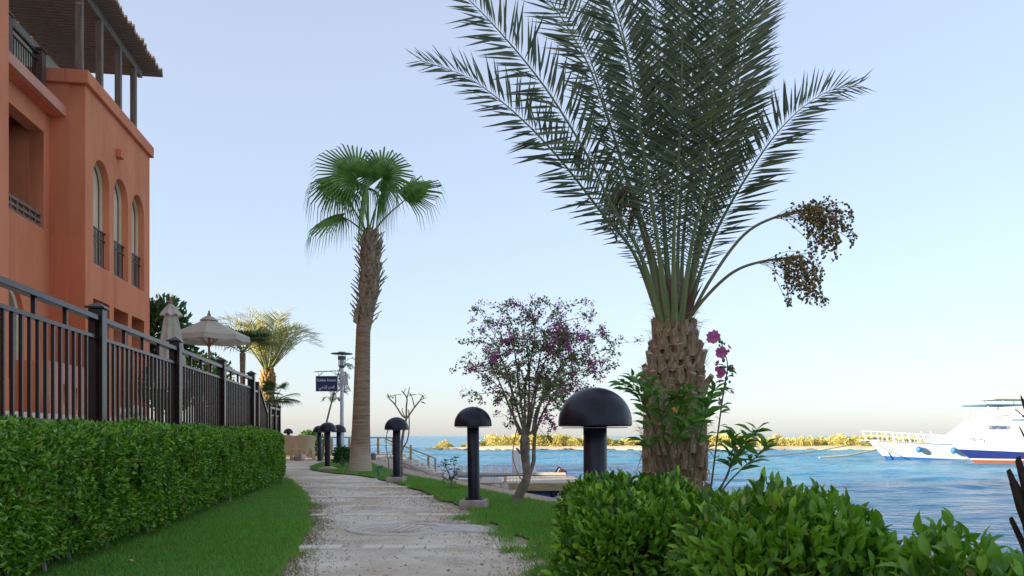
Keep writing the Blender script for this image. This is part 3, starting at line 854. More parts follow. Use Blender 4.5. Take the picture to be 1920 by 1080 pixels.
# windows of the bay
for i, (a, b) in enumerate(ARCH):
    wd = panel('window', arch(a + .0, b - .0, az0, az1), [arch(a + .05, b - .05, az0 + .05, az1 - .05)], .06, M['cream'], bld, (0, .17, 0))
    wd['label'] = 'arched window with cream surround and iron railing'
    panel('pane', arch(a + .05, b - .05, az0 + .05, az1 - .05), [], .02, M['sand_render'], wd, (0, .26, 0))['label'] = 'sand coloured panel at the back of the arch'
    rl = MB()
    zt = az0 + .98
    rl.box2((a + .002, .10, zt - .045), (b - .002, .135, zt)); rl.box2((a + .002, .10, zt - .24), (b - .002, .125, zt - .215)); rl.box2((a + .002, .10, az0 + .05), (b - .002, .125, az0 + .085))
    rr = rl.build('railing', M['iron'], wd)
    k = a + .06
    while k < b - .04:
        MB().box2((k, .105, az0 + .086), (k + .016, .121, zt - .046)).build('bar', M['iron'], wd); k += .105
    sqw = panel('window', rect(a, b, sq0, sq1), [rect(a + .06, b - .06, sq0 + .06, sq1 - .06)], .06, M['dark_wood'], bld, (0, .42, 0))
    panel('pane', rect(a + .06, b - .06, sq0 + .06, sq1 - .06), [], .02, M['glass_dark'], sqw, (0, .44, 0))
MB().box2((.36, .9, ZB), (BAY - .37, 1.0, ZP)).build('wall', M['terracotta'], bld)['label'] = 'inner wall behind the window recesses'
# little wall lamps
for u, w_, z in ((2.1, -.12, zz(7.35)),):
    l = MB().box2((u, -.13, z), (u + .24, -.001, z + .22)).build('wall_lamp', M['terracotta'], bld, bevel=.012); l['label'] = 'small terracotta box lamp under the parapet'
l = MB().box2((-3.05, .66, zz(4.02)), (-2.80, .799, zz(4.22))).build('wall_lamp', M['terracotta'], bld, bevel=.012); l['label'] = 'small terracotta box lamp below the balcony'

# recessed facade with loggia
W1 = .80
lg0, lg1 = zz(4.80), zz(7.06)
panel('wall', rect(-3.80, -.001, ZB, zz(7.54)), [rect(-3.62, -.30, lg0, lg1), arch(-2.75, -1.30, zz(1.2), zz(3.30))], .32, M['terracotta'], bld, (0, W1, 0))
MB().box2((-3.79, .52, zz(7.541)), (-.002, 1.20, zz(7.86))).build('cornice', M['terracotta'], bld, bevel=.03)
MB().box2((-3.6, W1 + .321, lg0 - .12), (-.31, 1.64, lg0 - .002)).build('balcony_floor', M['terrace_tile'], bld)
MB().box2((-3.61, W1 + .321, lg0 - .1), (-3.40, 1.64, lg1 + .1)).build('wall', M['terracotta'], bld)
MB().box2((-.31, W1 + .321, lg0 - .1), (-.003, 1.64, lg1 + .1)).build('wall', M['terracotta'], bld)
MB().box2((-3.6, 1.65, lg0 - .1), (-.01, 1.8, lg1 + .3)).build('wall', M['brown_door'], bld)['label'] = 'brown back wall of the loggia'
d = MB().box2((-2.6, 1.60, lg0), (-1.2, 1.645, lg1 - .15)).build('balcony_door', M['dark_wood'], bld)
MB().box2((-2.5, 1.585, lg0 + .1), (-1.95, 1.599, lg1 - .25)).build('pane', M['glass_dark'], d)
MB().box2((-1.85, 1.585, lg0 + .1), (-1.3, 1.599, lg1 - .25)).build('pane', M['glass_dark'], d)
# low wooden balustrade of the loggia
bal = MB().box2((-3.61, W1 + .05, lg0 + .30), (-.301, W1 + .13, lg0 + .37)).build('balustrade', M['post_wood'], bld)
for z in (.16, .03): MB().box2((-3.61, W1 + .06, lg0 + z), (-.301, W1 + .12, lg0 + z + .055)).build('rail', M['post_wood'], bal)
u = -3.58
while u < -.35:
    MB().box2((u, W1 + .065, lg0 + .0), (u + .05, W1 + .115, lg0 + .30)).build('baluster', M['post_wood'], bal); u += .30
# ground floor arch
dg_ = panel('door', arch(-2.75, -1.30, zz(1.2), zz(3.30)), [arch(-2.63, -1.42, zz(1.2), zz(3.18))], .14, M['cream'], bld, (0, W1 + .10, 0))
panel('pane', arch(-2.63, -1.42, zz(1.2), zz(3.18)), [], .02, M['glass_dark'], dg_, (0, W1 + .26, 0))
panel('reveal', arch(-2.63, -2.05, zz(1.2), zz(3.0)), [], .03, M['sand_render'], dg_, (0, W1 + .22, 0))
# porch wall at the foot
pw = panel('porch_wall', rect(-1.95, -.003, ZB, zz(1.61)), [rect(-1.25, -1.15, zz(.7), zz(1.15)), rect(-.55, -.45, zz(.6), zz(1.1))], .25, M['terracotta_light'], bld, (0, .01, 0))  # outer side coloured lighter than the end, light put into the colour
MB().box2((-1.95, .262, ZB), (-1.70, .795, zz(1.605))).build('porch_wall', M['terracotta'], bld)
MB().box2((-1.69, .55, ZB), (-.01, .79, zz(1.3))).build('porch_wall', M['terracotta'], bld)
lb = MB().box2((-8, -.62, ZB), (-.2, -.30, zz(.27))).build('ledge', M['ledge_brick'], bld); lb['label'] = 'low garden ledge of yellow stone under a pale coping'
MB().box2((-8, -.66, zz(.271)), (-.18, -.26, zz(.43))).build('coping', M['white_stone'], lb, bevel=.01)
# roof terrace railing
rt = MB().box2((-3.79, W1 + .02, zz(8.76)), (-.11, W1 + .08, zz(8.81))).build('roof_railing', M['iron'], bld)
rt['label'] = 'iron roof terrace railing with wooden posts'
MB().box2((-3.79, W1 + .03, zz(8.60)), (-.11, W1 + .07, zz(8.63))).build('rail', M['iron'], rt)
MB().box2((-3.79, W1 + .03, zz(7.93)), (-.11, W1 + .07, zz(7.96))).build('rail', M['iron'], rt)
for u in (-3.7, -2.05, -.42):
    MB().box2((u - .11, W1 - .06, zz(7.861)), (u + .11, W1 + .16, zz(8.86))).build('post', M['dark_wood'], rt, bevel=.008)
    MB().box2((u - .14, W1 - .09, zz(8.861)), (u + .14, W1 + .19, zz(8.91))).build('cap', M['dark_wood'], rt, bevel=.008)
u = -3.5
while u < -.6:
    if abs(u + 2.05) > .14: MB().box2((u, W1 + .042, zz(7.961)), (u + .018, W1 + .060, zz(8.599))).build('bar', M['iron'], rt)
    u += .115
# pergola
ZPB = zz(10.55)
pg = MB().box2((-3.75, .10, ZPB), (BAY - .35, .22, ZPB + .20)).build('pergola', M['post_wood'], bld)
pg['label'] = 'weathered wooden pergola over the roof terrace'
for u in (.08, 1.38, 2.78, 4.05):
    MB().box2((u - .075, .085, zz(8.661)), (u + .075, .235, ZPB - .001)).build('post', M['post_wood'], pg, bevel=.006)
slat = MB().box2((-.026, -.42, 0), (.026, 2.78, .13)).mesh('slat'); slat.materials.append(M['pergola_wood'])
k = 0; u = -3.72
while u < BAY + .02:
    o = link('slat', slat, None, pg); o.location = (u, R.uniform(-.05, .05), ZPB + .202 + R.uniform(0, .006)); u += .150; k += 1

# the near wing and an unseen building added farther along (they throw the shade over the garden)
wing = thing('resort_wing', 'tall near wing of the terracotta building at the left edge', 'building', P0, ROT, local=True)
WZ = 10.3
hol = [arch(-5.9, -4.9, z0, z0 + 2.4, 10) for z0 in (1.2, 5.6)]
panel('wall', rect(-6.6, -3.8, ZB, WZ), hol, .36, M['terracotta'], wing, (0, 0, 0))
hol2 = [arch(u0, u0 + 1.3, 1.2, 3.6, 10) for u0 in np.arange(-26.4, -7.6, 3.1)]
panel('wall', rect(-27, -6.61, ZB, 4.6), hol2, .36, M['terracotta'], wing, (0, .01, 0))
hol3 = [arch(u0, u0 + 1.3, 5.8, 8.2, 10) for u0 in np.arange(-26.4, -7.6, 3.1)]
panel('wall', rect(-27, -6.61, 4.61, WZ), hol3, .36, M['terracotta'], wing, (0, 7.6, 0))
for h, y_ in [(h, .30) for h in hol + hol2] + [(h, 7.9) for h in hol3]:
    me = curve_panel('pane', h, [], .03, None)
    for v in me.vertices: v.co += Vector((0, y_, 0))
    link('window', me, M['glass_dark'], wing)
MB().box2((-4.16, .361, ZB), (-3.801, 8.98, WZ)).build('wall', M['terracotta'], wing)
MB().box2((-6.6, .361, ZB), (-6.3, 8.98, WZ - .002)).build('wall', M['terracotta'], wing)
MB().box2((-27, .38, ZB), (-26.6, 11.9, 4.595)).build('wall', M['terracotta'], wing)
MB().box2((-27, 7.97, 4.612), (-26.6, 11.9, WZ)).build('wall', M['terracotta'], wing)
MB().box2((-27, 11.91, ZB), (-3.8, 12.2, WZ)).build('wall', M['terracotta'], wing)
MB().box2((-27.1, -.12, 4.42), (-6.62, 7.59, 4.60)).build('roof', M['terracotta'], wing)
MB().box2((-27.1, 7.5, WZ + .001), (-6.71, 12.3, WZ + .3)).build('roof', M['terracotta'], wing)
MB().box2((-6.70, -.12, WZ + .001), (-3.7, 12.3, WZ + .302)).build('roof', M['terracotta'], wing)
v2 = thing('shade_villa', 'unseen low terracotta block added behind the main building for shade', 'building', P0, ROT, local=True)
MB().box2((8.5, 10, 0), (37, 18, 5.6)).build('wall', M['terracotta'], v2)
MB().box2((8.3, 9.8, 5.601), (37.2, 18.2, 5.9)).build('roof', M['terracotta'], v2)
for u in np.arange(10, 35, 3): MB().box2((u, 9.95, 2.6), (u + 1.1, 9.999, 4.6)).build('window', M['glass_dark'], v2)

# ------------------------------------------------------------------ fence on the terrace edge
def fp(y, z): return Vector((FENCE_X(y), y, z))
Z_TOP, Z_LOW, Z_BOT = 1.91, 1.735, .965
posts = [4.8, 7.4, 10.0, 12.6, 15.2]
fdir = (fp(8, 0) - fp(7, 0)).normalized()
fn = Vector((fdir.y, -fdir.x, 0))
fence = thing('terrace_fence', 'long dark brown metal fence with capped posts above the hedge', 'fence', fp(4.8, TZ))
FM = Matrix.Rotation(math.atan2(fdir.y, fdir.x), 3, 'Z')
def fence_post(y, parent, ztop=2.0, zb=TZ, w=.125):
    c = fp(y, 0)
    p = MB().box((c.x, c.y, (zb + ztop) / 2), (w, w, ztop - zb), FM).build('post', M['fence_paint'], parent, bevel=.006)
    cap = MB(); h = w / 2 + .022
    q = [FM @ Vector(v) + c for v in ((-h, -h, 0), (h, -h, 0), (h, h, 0), (-h, h, 0))]
    cap.add([v + Vector((0, 0, ztop + .001)) for v in q] + [v + Vector((0, 0, ztop + .016)) for v in q] + [c + Vector((0, 0, ztop + .068))],
            [(3, 2, 1, 0), (0, 1, 5, 4), (1, 2, 6, 5), (2, 3, 7, 6), (3, 0, 4, 7), (4, 5, 8), (5, 6, 8), (6, 7, 8), (7, 4, 8)])
    cap.build('cap', M['fence_paint'], p)
for y in posts: fence_post(y, fence)
bl_me = MB().box2((-.0125, -.0125, Z_BOT), (.0125, .0125, Z_LOW - .016)).mesh('baluster'); bl_me.materials.append(M['fence_paint'])
sp_me = MB().box2((-.016, -.016, Z_LOW + .017), (.016, .016, Z_TOP - .026)).mesh('spacer'); sp_me.materials.append(M['fence_paint'])
def copy_at(name, me, c, parent):
    o = link(name, me, None, parent); o.location = Vector((c.x, c.y, 0)) - org(parent); o.rotation_euler.z = math.atan2(fdir.y, fdir.x); return o
for a, b in zip(posts, posts[1:]):
    a2, b2 = a + .066, b - .066
    MB().bar(fp(a2, Z_TOP), fp(b2, Z_TOP), .085, .05).build('top_rail', M['fence_paint'], fence, bevel=.004)
    MB().bar(fp(a2, Z_LOW), fp(b2, Z_LOW), .045, .032).build('rail', M['fence_paint'], fence)
    MB().bar(fp(a2, Z_BOT - .017), fp(b2, Z_BOT - .017), .045, .032).build('rail', M['fence_paint'], fence)
    n = 18
    for k in range(n):
        copy_at('baluster', bl_me, fp(a2 + (b2 - a2) * (k + .5) / n, 0), fence)
    for k in range(5):
        copy_at('spacer', sp_me, fp(a2 + .07 + (b2 - a2 - .14) * k / 4, 0), fence)
# stair end: sloping handrail and lower fence
fence2 = thing('lower_fence', 'lower dark brown fence section beyond the terrace steps', 'fence', fp(17.3, .30))
lowp = [17.25, 18.0, 18.7]
for y in lowp: fence_post(y, fence2, 1.49, .30, .09)
for a, b in zip(lowp, lowp[1:]):
    a2, b2 = a + .05, b - .05
    MB().bar(fp(a2, 1.44), fp(b2, 1.44), .07, .045).build('top_rail', M['fence_paint'], fence2)
    MB().bar(fp(a2, 1.28), fp(b2, 1.28), .04, .03).build('rail', M['fence_paint'], fence2)
    MB().bar(fp(a2, .42), fp(b2, .42), .04, .03).build('rail', M['fence_paint'], fence2)
    for k in range(10):
        c = fp(a2 + (b2 - a2) * (k + .5) / 10, 0)
        MB().box((c.x, c.y, .85), (.022, .022, .82), FM).build('baluster', M['fence_paint'], fence2)
hr = thing('stair_railing', 'dark brown handrail sloping down at the terrace steps', 'railing', fp(15.9, TZ))
p_a, p_b = fp(15.85, 1.88), fp(17.0, 1.30)
MB().bar(fp(15.28, 1.70), fp(15.80, 1.70), .05, .04).build('rail', M['fence_paint'], hr)
MB().bar(p_a, p_b, .06, .05).build('handrail', M['fence_paint'], hr)
MB().box((p_a.x, p_a.y, (TZ + 1.9) / 2), (.07, .07, 1.9 - TZ), FM).build('post', M['fence_paint'], hr)
MB().box((p_b.x, p_b.y, (.30 + 1.3) / 2 + .1), (.06, .06, 1.2), FM).build('post', M['fence_paint'], hr)
for k in range(9):
    t = (k + .7) / 9.6; c = p_a.lerp(p_b, t); zb = .95 - .5 * t
    MB().box((c.x, c.y, (zb + c.z - .03) / 2), (.022, .022, c.z - .03 - zb), FM).build('baluster', M['fence_paint'], hr)
MB().bar(p_a + Vector((0, 0, -.92)), p_b + Vector((0, 0, -.86)), .04, .03).build('rail', M['fence_paint'], hr)

# ------------------------------------------------------------------ hedges and shrubs
LEAF_MESHES = {}
def leaf_mesh(key, m, T=LEAF6_T, Fc=LEAF6_F):
    if key not in LEAF_MESHES:
        me = np_mesh('leaf', np.array(T), Fc); me.materials.append(m); LEAF_MESHES[key] = me
    return LEAF_MESHES[key]

def place_leaves(parent, me, P, X, Y, Z, name='leaf'):
    o_ = np.array(org(parent))
    for p, x, y, z in zip(P, X, Y, Z):
        o = bpy.data.objects.new(name, me); col.objects.link(o); o.parent = parent
        p = p - o_
        o.matrix_local = Matrix(((x[0], y[0], z[0], p[0]), (x[1], y[1], z[1], p[1]), (x[2], y[2], z[2], p[2]), (0, 0, 0, 1)))

def foliage(thing_, P, Nn, L, W, m, key, n_single, up=.45, rnd=.65, T=LEAF6_T, Fc=LEAF6_F, depth=None):
    """leaves growing out of a surface: the nearest ones single, the rest one mass"""
    n = len(P)
    D = Nn * .75 + np.array([0, 0, up]) + NR.normal(0, rnd, (n, 3))
    N = Nn * .7 + np.array([0, 0, .8]) + NR.normal(0, .55, (n, 3))
    x, y, z = frames(D, N)
    l = (L * NR.uniform(.62, 1.25, n))[:, None]
    X, Y_, Z_ = x * l * (W / L), y * l, z * l
    cam_p = np.array([0, 0, CAMZ])
    v = cam_p - P; dist = np.linalg.norm(v, axis=1)
    face = np.sum(nrm(v) * Nn, axis=1)
    score = l[:, 0] / dist * np.clip(face, 0, 1)
    if depth is not None: score = score * (depth < .25)
    ipx = P[:, 0] / P[:, 1] * F + 960; ipy = HZ - (P[:, 2] - CAMZ) / P[:, 1] * F
    score = score * ((ipx > 5) & (ipx < 1915) & (ipy < 1075) & (P[:, 1] > .3))
    idx = np.argsort(-score)
    one = idx[:n_single]; rest = np.setdiff1d(np.arange(n), one)
    place_leaves(thing_, leaf_mesh(key, m), P[one], X[one], Y_[one], Z_[one])
    bulk('foliage', T, Fc, P[rest], X[rest], Y_[rest], Z_[rest], m, thing_, kind='stuff')

def rounded_box(n, half, p=5.0, bottom=False):
    a = np.array(half) * 2
    ar = np.array([a[1] * a[2], a[1] * a[2], a[0] * a[2], a[0] * a[2], a[0] * a[1]])
    f = NR.choice(5, n, p=ar / ar.sum())
    q = NR.uniform(-1, 1, (n, 3))
    q[f == 0, 0] = 1; q[f == 1, 0] = -1; q[f == 2, 1] = 1; q[f == 3, 1] = -1; q[f == 4, 2] = 1
    r = np.sum(np.abs(q) ** p, axis=1) ** (1 / p)
    q = q / r[:, None]
    N = nrm(np.sign(q) * np.abs(q) ** (p - 1) / np.array(half))
    return q * np.array(half), N

# long clipped hedge
hedge = thing('clipped_hedge', 'long clipped green hedge running below the brown fence', 'hedge', (HEDGE_X(8) - .36, 8, 0))
hd = Vector((-.149, 1, 0)).normalized(); hn = Vector((hd.y, -hd.x, 0))
def hedge_surface(n, half, s0, s1, cz):
    Ln = (s1 - s0)
    P, N = rounded_box(n, (half[0], Ln / 2, half[1]), 7)
    P2 = P.copy()
    return P, N
HY0, HY1 = 1.6, 14.15
hl = (Vector((HEDGE_X(HY1), HY1, 0)) - Vector((HEDGE_X(HY0), HY0, 0))).length
hmid = Vector((HEDGE_X((HY0 + HY1) / 2), (HY0 + HY1) / 2, 0)) - hn * .37
n = 230000
half = (.37, hl / 2, .40)
a2 = NR.random(n)
f = NR.choice(4, n, p=[.60, .26, .05, .09])          # right face, top, far end, left face
q = NR.uniform(-1, 1, (n, 3))
tt = NR.random(n); q[:, 1] = 1 - 2 * (1 - tt ** .62)     # denser near the camera end? keep more leaves where they show large
q[f == 0, 0] = 1; q[f == 1, 2] = 1; q[f == 2, 1] = 1; q[f == 3, 0] = -1
e_s = np.clip((q[:, 1] * half[1] - (half[1] - .35)) / .35, 0, 1)
r = (np.abs(q[:, 0]) ** 6 + np.abs(q[:, 2]) ** 6 + e_s ** 4) ** (1 / 6)
qx = q[:, 0] / r; qz = q[:, 2] / r
NL = nrm(np.stack([np.sign(qx) * np.abs(qx) ** 5 / half[0], e_s ** 3 / .35, np.sign(qz) * np.abs(qz) ** 5 / half[2]], 1))
sy = q[:, 1] * half[1] - np.where(e_s > 0, (1 - 1 / np.maximum(r, 1)) * .35, 0)
PL3 = np.stack([qx * half[0], sy, qz * half[2]], 1)
bul = (vnoise(PL3, 2.4, 2) - .5) * .12 + (vnoise(PL3, 7, 3) - .5) * .07
dep = NR.random(n) ** 1.5
PL3 = PL3 + NL * (bul - dep * .15 + .03)[:, None]
gap = vnoise(PL3, 11, 6)
low = (PL3[:, 2] < -.36) & (NR.random(n) < .30)
keep = (gap + .35 * vnoise(PL3, 4.0, 9) > .47) & ~low
PL3, NL, dep = PL3[keep], NL[keep], dep[keep]
B3 = np.array([[hn.x, hn.y, 0], [hd.x, hd.y, 0], [0, 0, 1]])
PW = PL3 @ B3 + np.array([hmid.x, hmid.y, .475]); NW = NL @ B3
foliage(hedge, PW, NW, .039, .019, M['hedge_leaf'], 'hedge', 300, up=.35, T=LEAF_T, Fc=LEAF_F, depth=dep)
core = MB()  # solid twig mass inside the hedge, darkened to give shaded gaps
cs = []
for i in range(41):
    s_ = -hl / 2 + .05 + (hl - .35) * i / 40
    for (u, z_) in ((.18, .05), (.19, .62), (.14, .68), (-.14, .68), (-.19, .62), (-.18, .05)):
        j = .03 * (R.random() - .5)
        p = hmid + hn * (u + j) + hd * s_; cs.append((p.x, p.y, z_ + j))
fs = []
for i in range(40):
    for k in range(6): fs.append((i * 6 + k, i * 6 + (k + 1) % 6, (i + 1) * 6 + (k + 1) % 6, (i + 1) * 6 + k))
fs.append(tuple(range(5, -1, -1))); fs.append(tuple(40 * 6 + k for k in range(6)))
core.add(cs, fs).build('shade_core', M['inner_twig'], hedge)
for k in range(15):
    s_ = -hl / 2 + hl * (k + R.random() * .9) / 15 * .97
    p = hmid + hn * R.uniform(.24, .33) + hd * s_
    MB().tube([p, p + Vector((R.uniform(-.03, .03), R.uniform(-.03, .03), .12)), p + Vector((R.uniform(-.06, .06), R.uniform(-.06, .06), .30))], [.016, .013, .010], 6).build('stem', M['hedge_stem'], hedge, True)

# trimmed shrubs in the right foreground
for (c, half, nL, L, W, lab) in [
        ((.66, 4.02, .235), (.38, .44, .30), 14000, .056, .0225, 'farthest of three trimmed bright green shrubs, beside the largest lamp'),
        ((1.00, 3.00, .245), (.35, .46, .30), 14000, .058, .0225, 'middle of three trimmed green shrubs in the right foreground'),
        ((1.34, 1.90, .218), (.40, .42, .29), 12000, .060, .024, 'nearest blurred green shrub in the bottom right corner')]:
    sh = thing('trimmed_shrub', lab, 'shrub', (c[0], c[1], 0), group='trimmed shrubs in the right foreground')
    P, N = rounded_box(nL, half, 3.6)
    b_ = (vnoise(P + np.array(c), 3.5, 1) - .5) * .20 + (vnoise(P + np.array(c), 9, 4) - .5) * .08
    dep = NR.random(nL) ** 1.4
    P = P + N * (b_ - dep * .17 + .02)[:, None] + np.array(c)
    kp = P[:, 2] > .01
    foliage(sh, P[kp], N[kp], L, W, M['shrub_leaf'], 'shrub', 300, up=.70, rnd=.6, depth=dep[kp])
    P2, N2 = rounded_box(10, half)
    MB().ball((c[0], c[1], c[2] - .02), (half[0] * .66, half[1] * .66, half[2] * .66), 14, 10).build('shade_core', M['inner_twig'], sh)  # darkened solid core, painted shade behind the shrub leaves
    for k in range(6):
        p = Vector((c[0] + R.uniform(-.2, .2), c[1] + R.uniform(-.2, .2), -.01))
        MB().tube([p, p + Vector((R.uniform(-.05, .05), R.uniform(-.05, .05), .3))], [.014, .008], 6).build('stem', M['hedge_stem'], sh)

# ------------------------------------------------------------------ date palms
LFL_T = [(0, 0, 0), (-.5, .30, .30), (0, .32, 0), (.5, .30, .30), (-.34, .68, .2), (0, .70, 0), (.34, .68, .2), (0, 1, .0)]
LFL_F = [(0, 2, 1), (0, 3, 2), (1, 2, 4), (2, 5, 4), (2, 3, 5), (3, 6, 5), (4, 5, 7), (5, 6, 7)]
def frond(parent, ctrl, nleaf, Lmax, Wl, side_hint, m_leaf, m_rach, r0=.022, start=.16, lift=.25, fwd=.62, seed=0, lod=True, stiff=1.0):
    g_ = np.random.default_rng(seed + 900)
    cur = spline(ctrl, 40)
    C = np.array([p[:] for p in cur])
    Ls = np.concatenate([[0], np.cumsum(np.linalg.norm(np.diff(C, axis=0), axis=1))]); Ls /= Ls[-1]
    t = start + (1 - start) * (np.arange(nleaf) + g_.uniform(0, .6, nleaf)) / nleaf
    t = np.clip(t, 0, .999)
    P = np.stack([np.interp(t, Ls, C[:, k]) for k in range(3)], 1)
    T_ = np.gradient(C, axis=0); T_ = nrm(T_)
    T_ = nrm(np.stack([np.interp(t, Ls, T_[:, k]) for k in range(3)], 1))
    S = nrm(np.cross(T_, np.broadcast_to(np.array(side_hint, float), T_.shape)))
    U = np.cross(S, T_)
    P2, D2, N2, L2 = [], [], [], []
    prof = np.interp(t, [0, start, start + .08, start + .2, .45, .75, .93, 1], [.1, .16, .45, .80, 1.0, .88, .55, .42])
    fw = np.interp(t, [0, .25, .7, 1], [fwd * .7, fwd * .9, fwd * 1.15, fwd * 2.4])
    for sgn in (-1, 1):
        rank = g_.choice([-.55, -.1, .45], nleaf)
        D = T_ * fw[:, None] + S * (sgn * (1.0 - .12 * np.abs(rank)))[:, None] + U * (lift * stiff + rank * .55)[:, None] + g_.normal(0, .12, (nleaf, 3))
        D = nrm(D) + np.array([0, 0, -.05])
        P2.append(P + g_.normal(0, .004, P.shape)); D2.append(D); N2.append(U + g_.normal(0, .18, U.shape)); L2.append(Lmax * prof * g_.uniform(.88, 1.08, nleaf))
    P2 = np.concatenate(P2); D2 = np.concatenate(D2); N2 = np.concatenate(N2); L2 = np.concatenate(L2)
    x, y, z = frames(D2, N2)
    wv = (Wl * np.clip(L2 / Lmax, .45, 1))[:, None]
    fr = bulk('frond', LFL_T, LFL_F, P2, x * wv, y * L2[:, None], z * wv, m_leaf, parent)
    rad = [max(.0028, r0 * (1 - k / 40) ** 1.1 * (1.0 + .9 * max(0, 1 - k / 6))) for k in range(41)]
    MB().tube([p for p in cur], rad, 6).build('rachis', m_rach, fr, True)
    return fr

PY = 7.2
palm = thing('date_palm', 'big date palm with upright grey green fronds and rough trunk by the water', 'palm tree', (gx(1265, PY), PY, 0))
pc = Vector((gx(1265, PY), PY, 0))
prof = [(.29, -.03), (.26, .15), (.245, .5), (.24, .85), (.225, 1.1), (.215, 1.3), (.19, 1.5), (.16, 1.68), (.135, 1.80), (.12, 1.92), (.10, 2.1), (.03, 2.25)]
trunk = MB().lathe(prof, pc, 28).build('trunk', M['fibre'], palm, True)
# leaf bases on the trunk
def boot_mesh(name, w0, w1, L, th, cut, m, jag=0):
    b = MB()
    vs = []
    for (y_, w_, t_) in ((0, w0, th), (.5, (w0 + w1) / 2, th * .8), (1, w1, th * .65)):
        yy = y_ * L
        skew = cut if y_ == 1 else 0
        vs += [(-w_ / 2, yy + skew * L * .12, 0), (0, yy, -t_ * .15), (w_ / 2, yy - skew * L * .12, 0), (w_ / 2 * .8, yy - skew * L * .1, t_), (0, yy, t_ * 1.25), (-w_ / 2 * .8, yy + skew * L * .1, t_)]
    fs = []
    for i in range(2):
        for k in range(6): fs.append((i * 6 + k, i * 6 + (k + 1) % 6, (i + 1) * 6 + (k + 1) % 6, (i + 1) * 6 + k))
    fs.append((12, 13, 14, 15, 16, 17)); fs.append((5, 4, 3, 2, 1, 0))
    me = b.add(vs, fs).mesh(name); me.materials.append(m)
    me.materials.append(M['boot_cut'] if m is M['boot'] else m); me.polygons[12].material_index = 1
    return me
boots = [boot_mesh('leaf_base', .105, .068, .17, .055, R.uniform(-1, 1), M['boot']) for _ in range(6)]
def ring_boots(parent, center, z0, z1, nz, per, rad_fn, meshes, tilt_fn, scale_fn, zj=.02, ctr_fn=None):
    k = 0
    for i in range(nz):
        for j in range(per):
            t = (i + j / per) / nz; z = z0 + (z1 - z0) * t
            a = (i * .5 + j) / per * math.tau + R.uniform(-.12, .12)
            c_ = ctr_fn(z) if ctr_fn else center
            r_ = rad_fn(z)
            o = bpy.data.objects.new('leaf_base', R.choice(meshes)); col.objects.link(o); o.parent = parent
            out = Vector((math.cos(a), math.sin(a), 0)); tl = tilt_fn(z)
            y = (out * math.sin(tl) + Vector((0, 0, 1)) * math.cos(tl)).normalized()
            y = (y + Vector((R.gauss(0, .1), R.gauss(0, .1), R.gauss(0, .05)))).normalized()
            x = Vector((0, 0, 1)).cross(out); x = (x - y * x.dot(y)).normalized(); z_ = x.cross(y)
            if z_.dot(out) < 0: x = -x; z_ = -z_
            s = scale_fn(z)
            p = Vector((c_.x, c_.y, 0)) + out * r_ + Vector((0, 0, z + R.uniform(-zj, zj))) - org(parent)
            sx = s * R.uniform(.75, 1.25); sy_ = s * R.uniform(.7, 1.25)
            o.matrix_local = Matrix(((x.x * sx, y.x * sy_, z_.x * s, p.x), (x.y * sx, y.y * sy_, z_.y * s, p.y), (x.z * sx, y.z * sy_, z_.z * s, p.z), (0, 0, 0, 1)))
            k += 1
rf = lambda z: float(np.interp(z, [p[1] for p in prof], [p[0] for p in prof])) - .015
ring_boots(trunk, pc, .02, 1.02, 7, 11, rf, boots, lambda z: .10 + .12 * R.random(), lambda z: .95)
ring_boots(trunk, pc, 1.02, 1.78, 7, 12, rf, boots, lambda z: float(np.interp(z, [1.0, 1.3, 1.55, 1.75], [.34, .38, .24, .10])) + R.uniform(-.14, .20), lambda z: float(np.interp(z, [1.0, 1.5, 1.78], [.95, .95, .85])))
# fibres
n = 1500
zf = NR.uniform(.05, 2.0, n); af = NR.uniform(0, 6.28, n)
rr_ = np.interp(zf, [p[1] for p in prof], [p[0] for p in prof]) + NR.uniform(-.01, .06, n)
Pf = np.stack([pc.x + rr_ * np.cos(af), pc.y + rr_ * np.sin(af), zf], 1)
Df = np.stack([np.cos(af) * .35 - np.sin(af) * NR.normal(0, .9, n), np.sin(af) * .35 + np.cos(af) * NR.normal(0, .9, n), NR.normal(.2, .7, n)], 1)
x, y, z = frames(Df, NR.normal(0, 1, (n, 3)))
lf = NR.uniform(.06, .20, n)[:, None]
bulk('fibre', [(-.5, 0, 0), (.5, 0, 0), (.35, .55, .12), (-.35, .55, .12), (0, 1, .02)], [(0, 1, 2), (0, 2, 3), (3, 2, 4)], Pf, x * .006, y * lf, z * lf, M['boot'], trunk, kind='stuff')

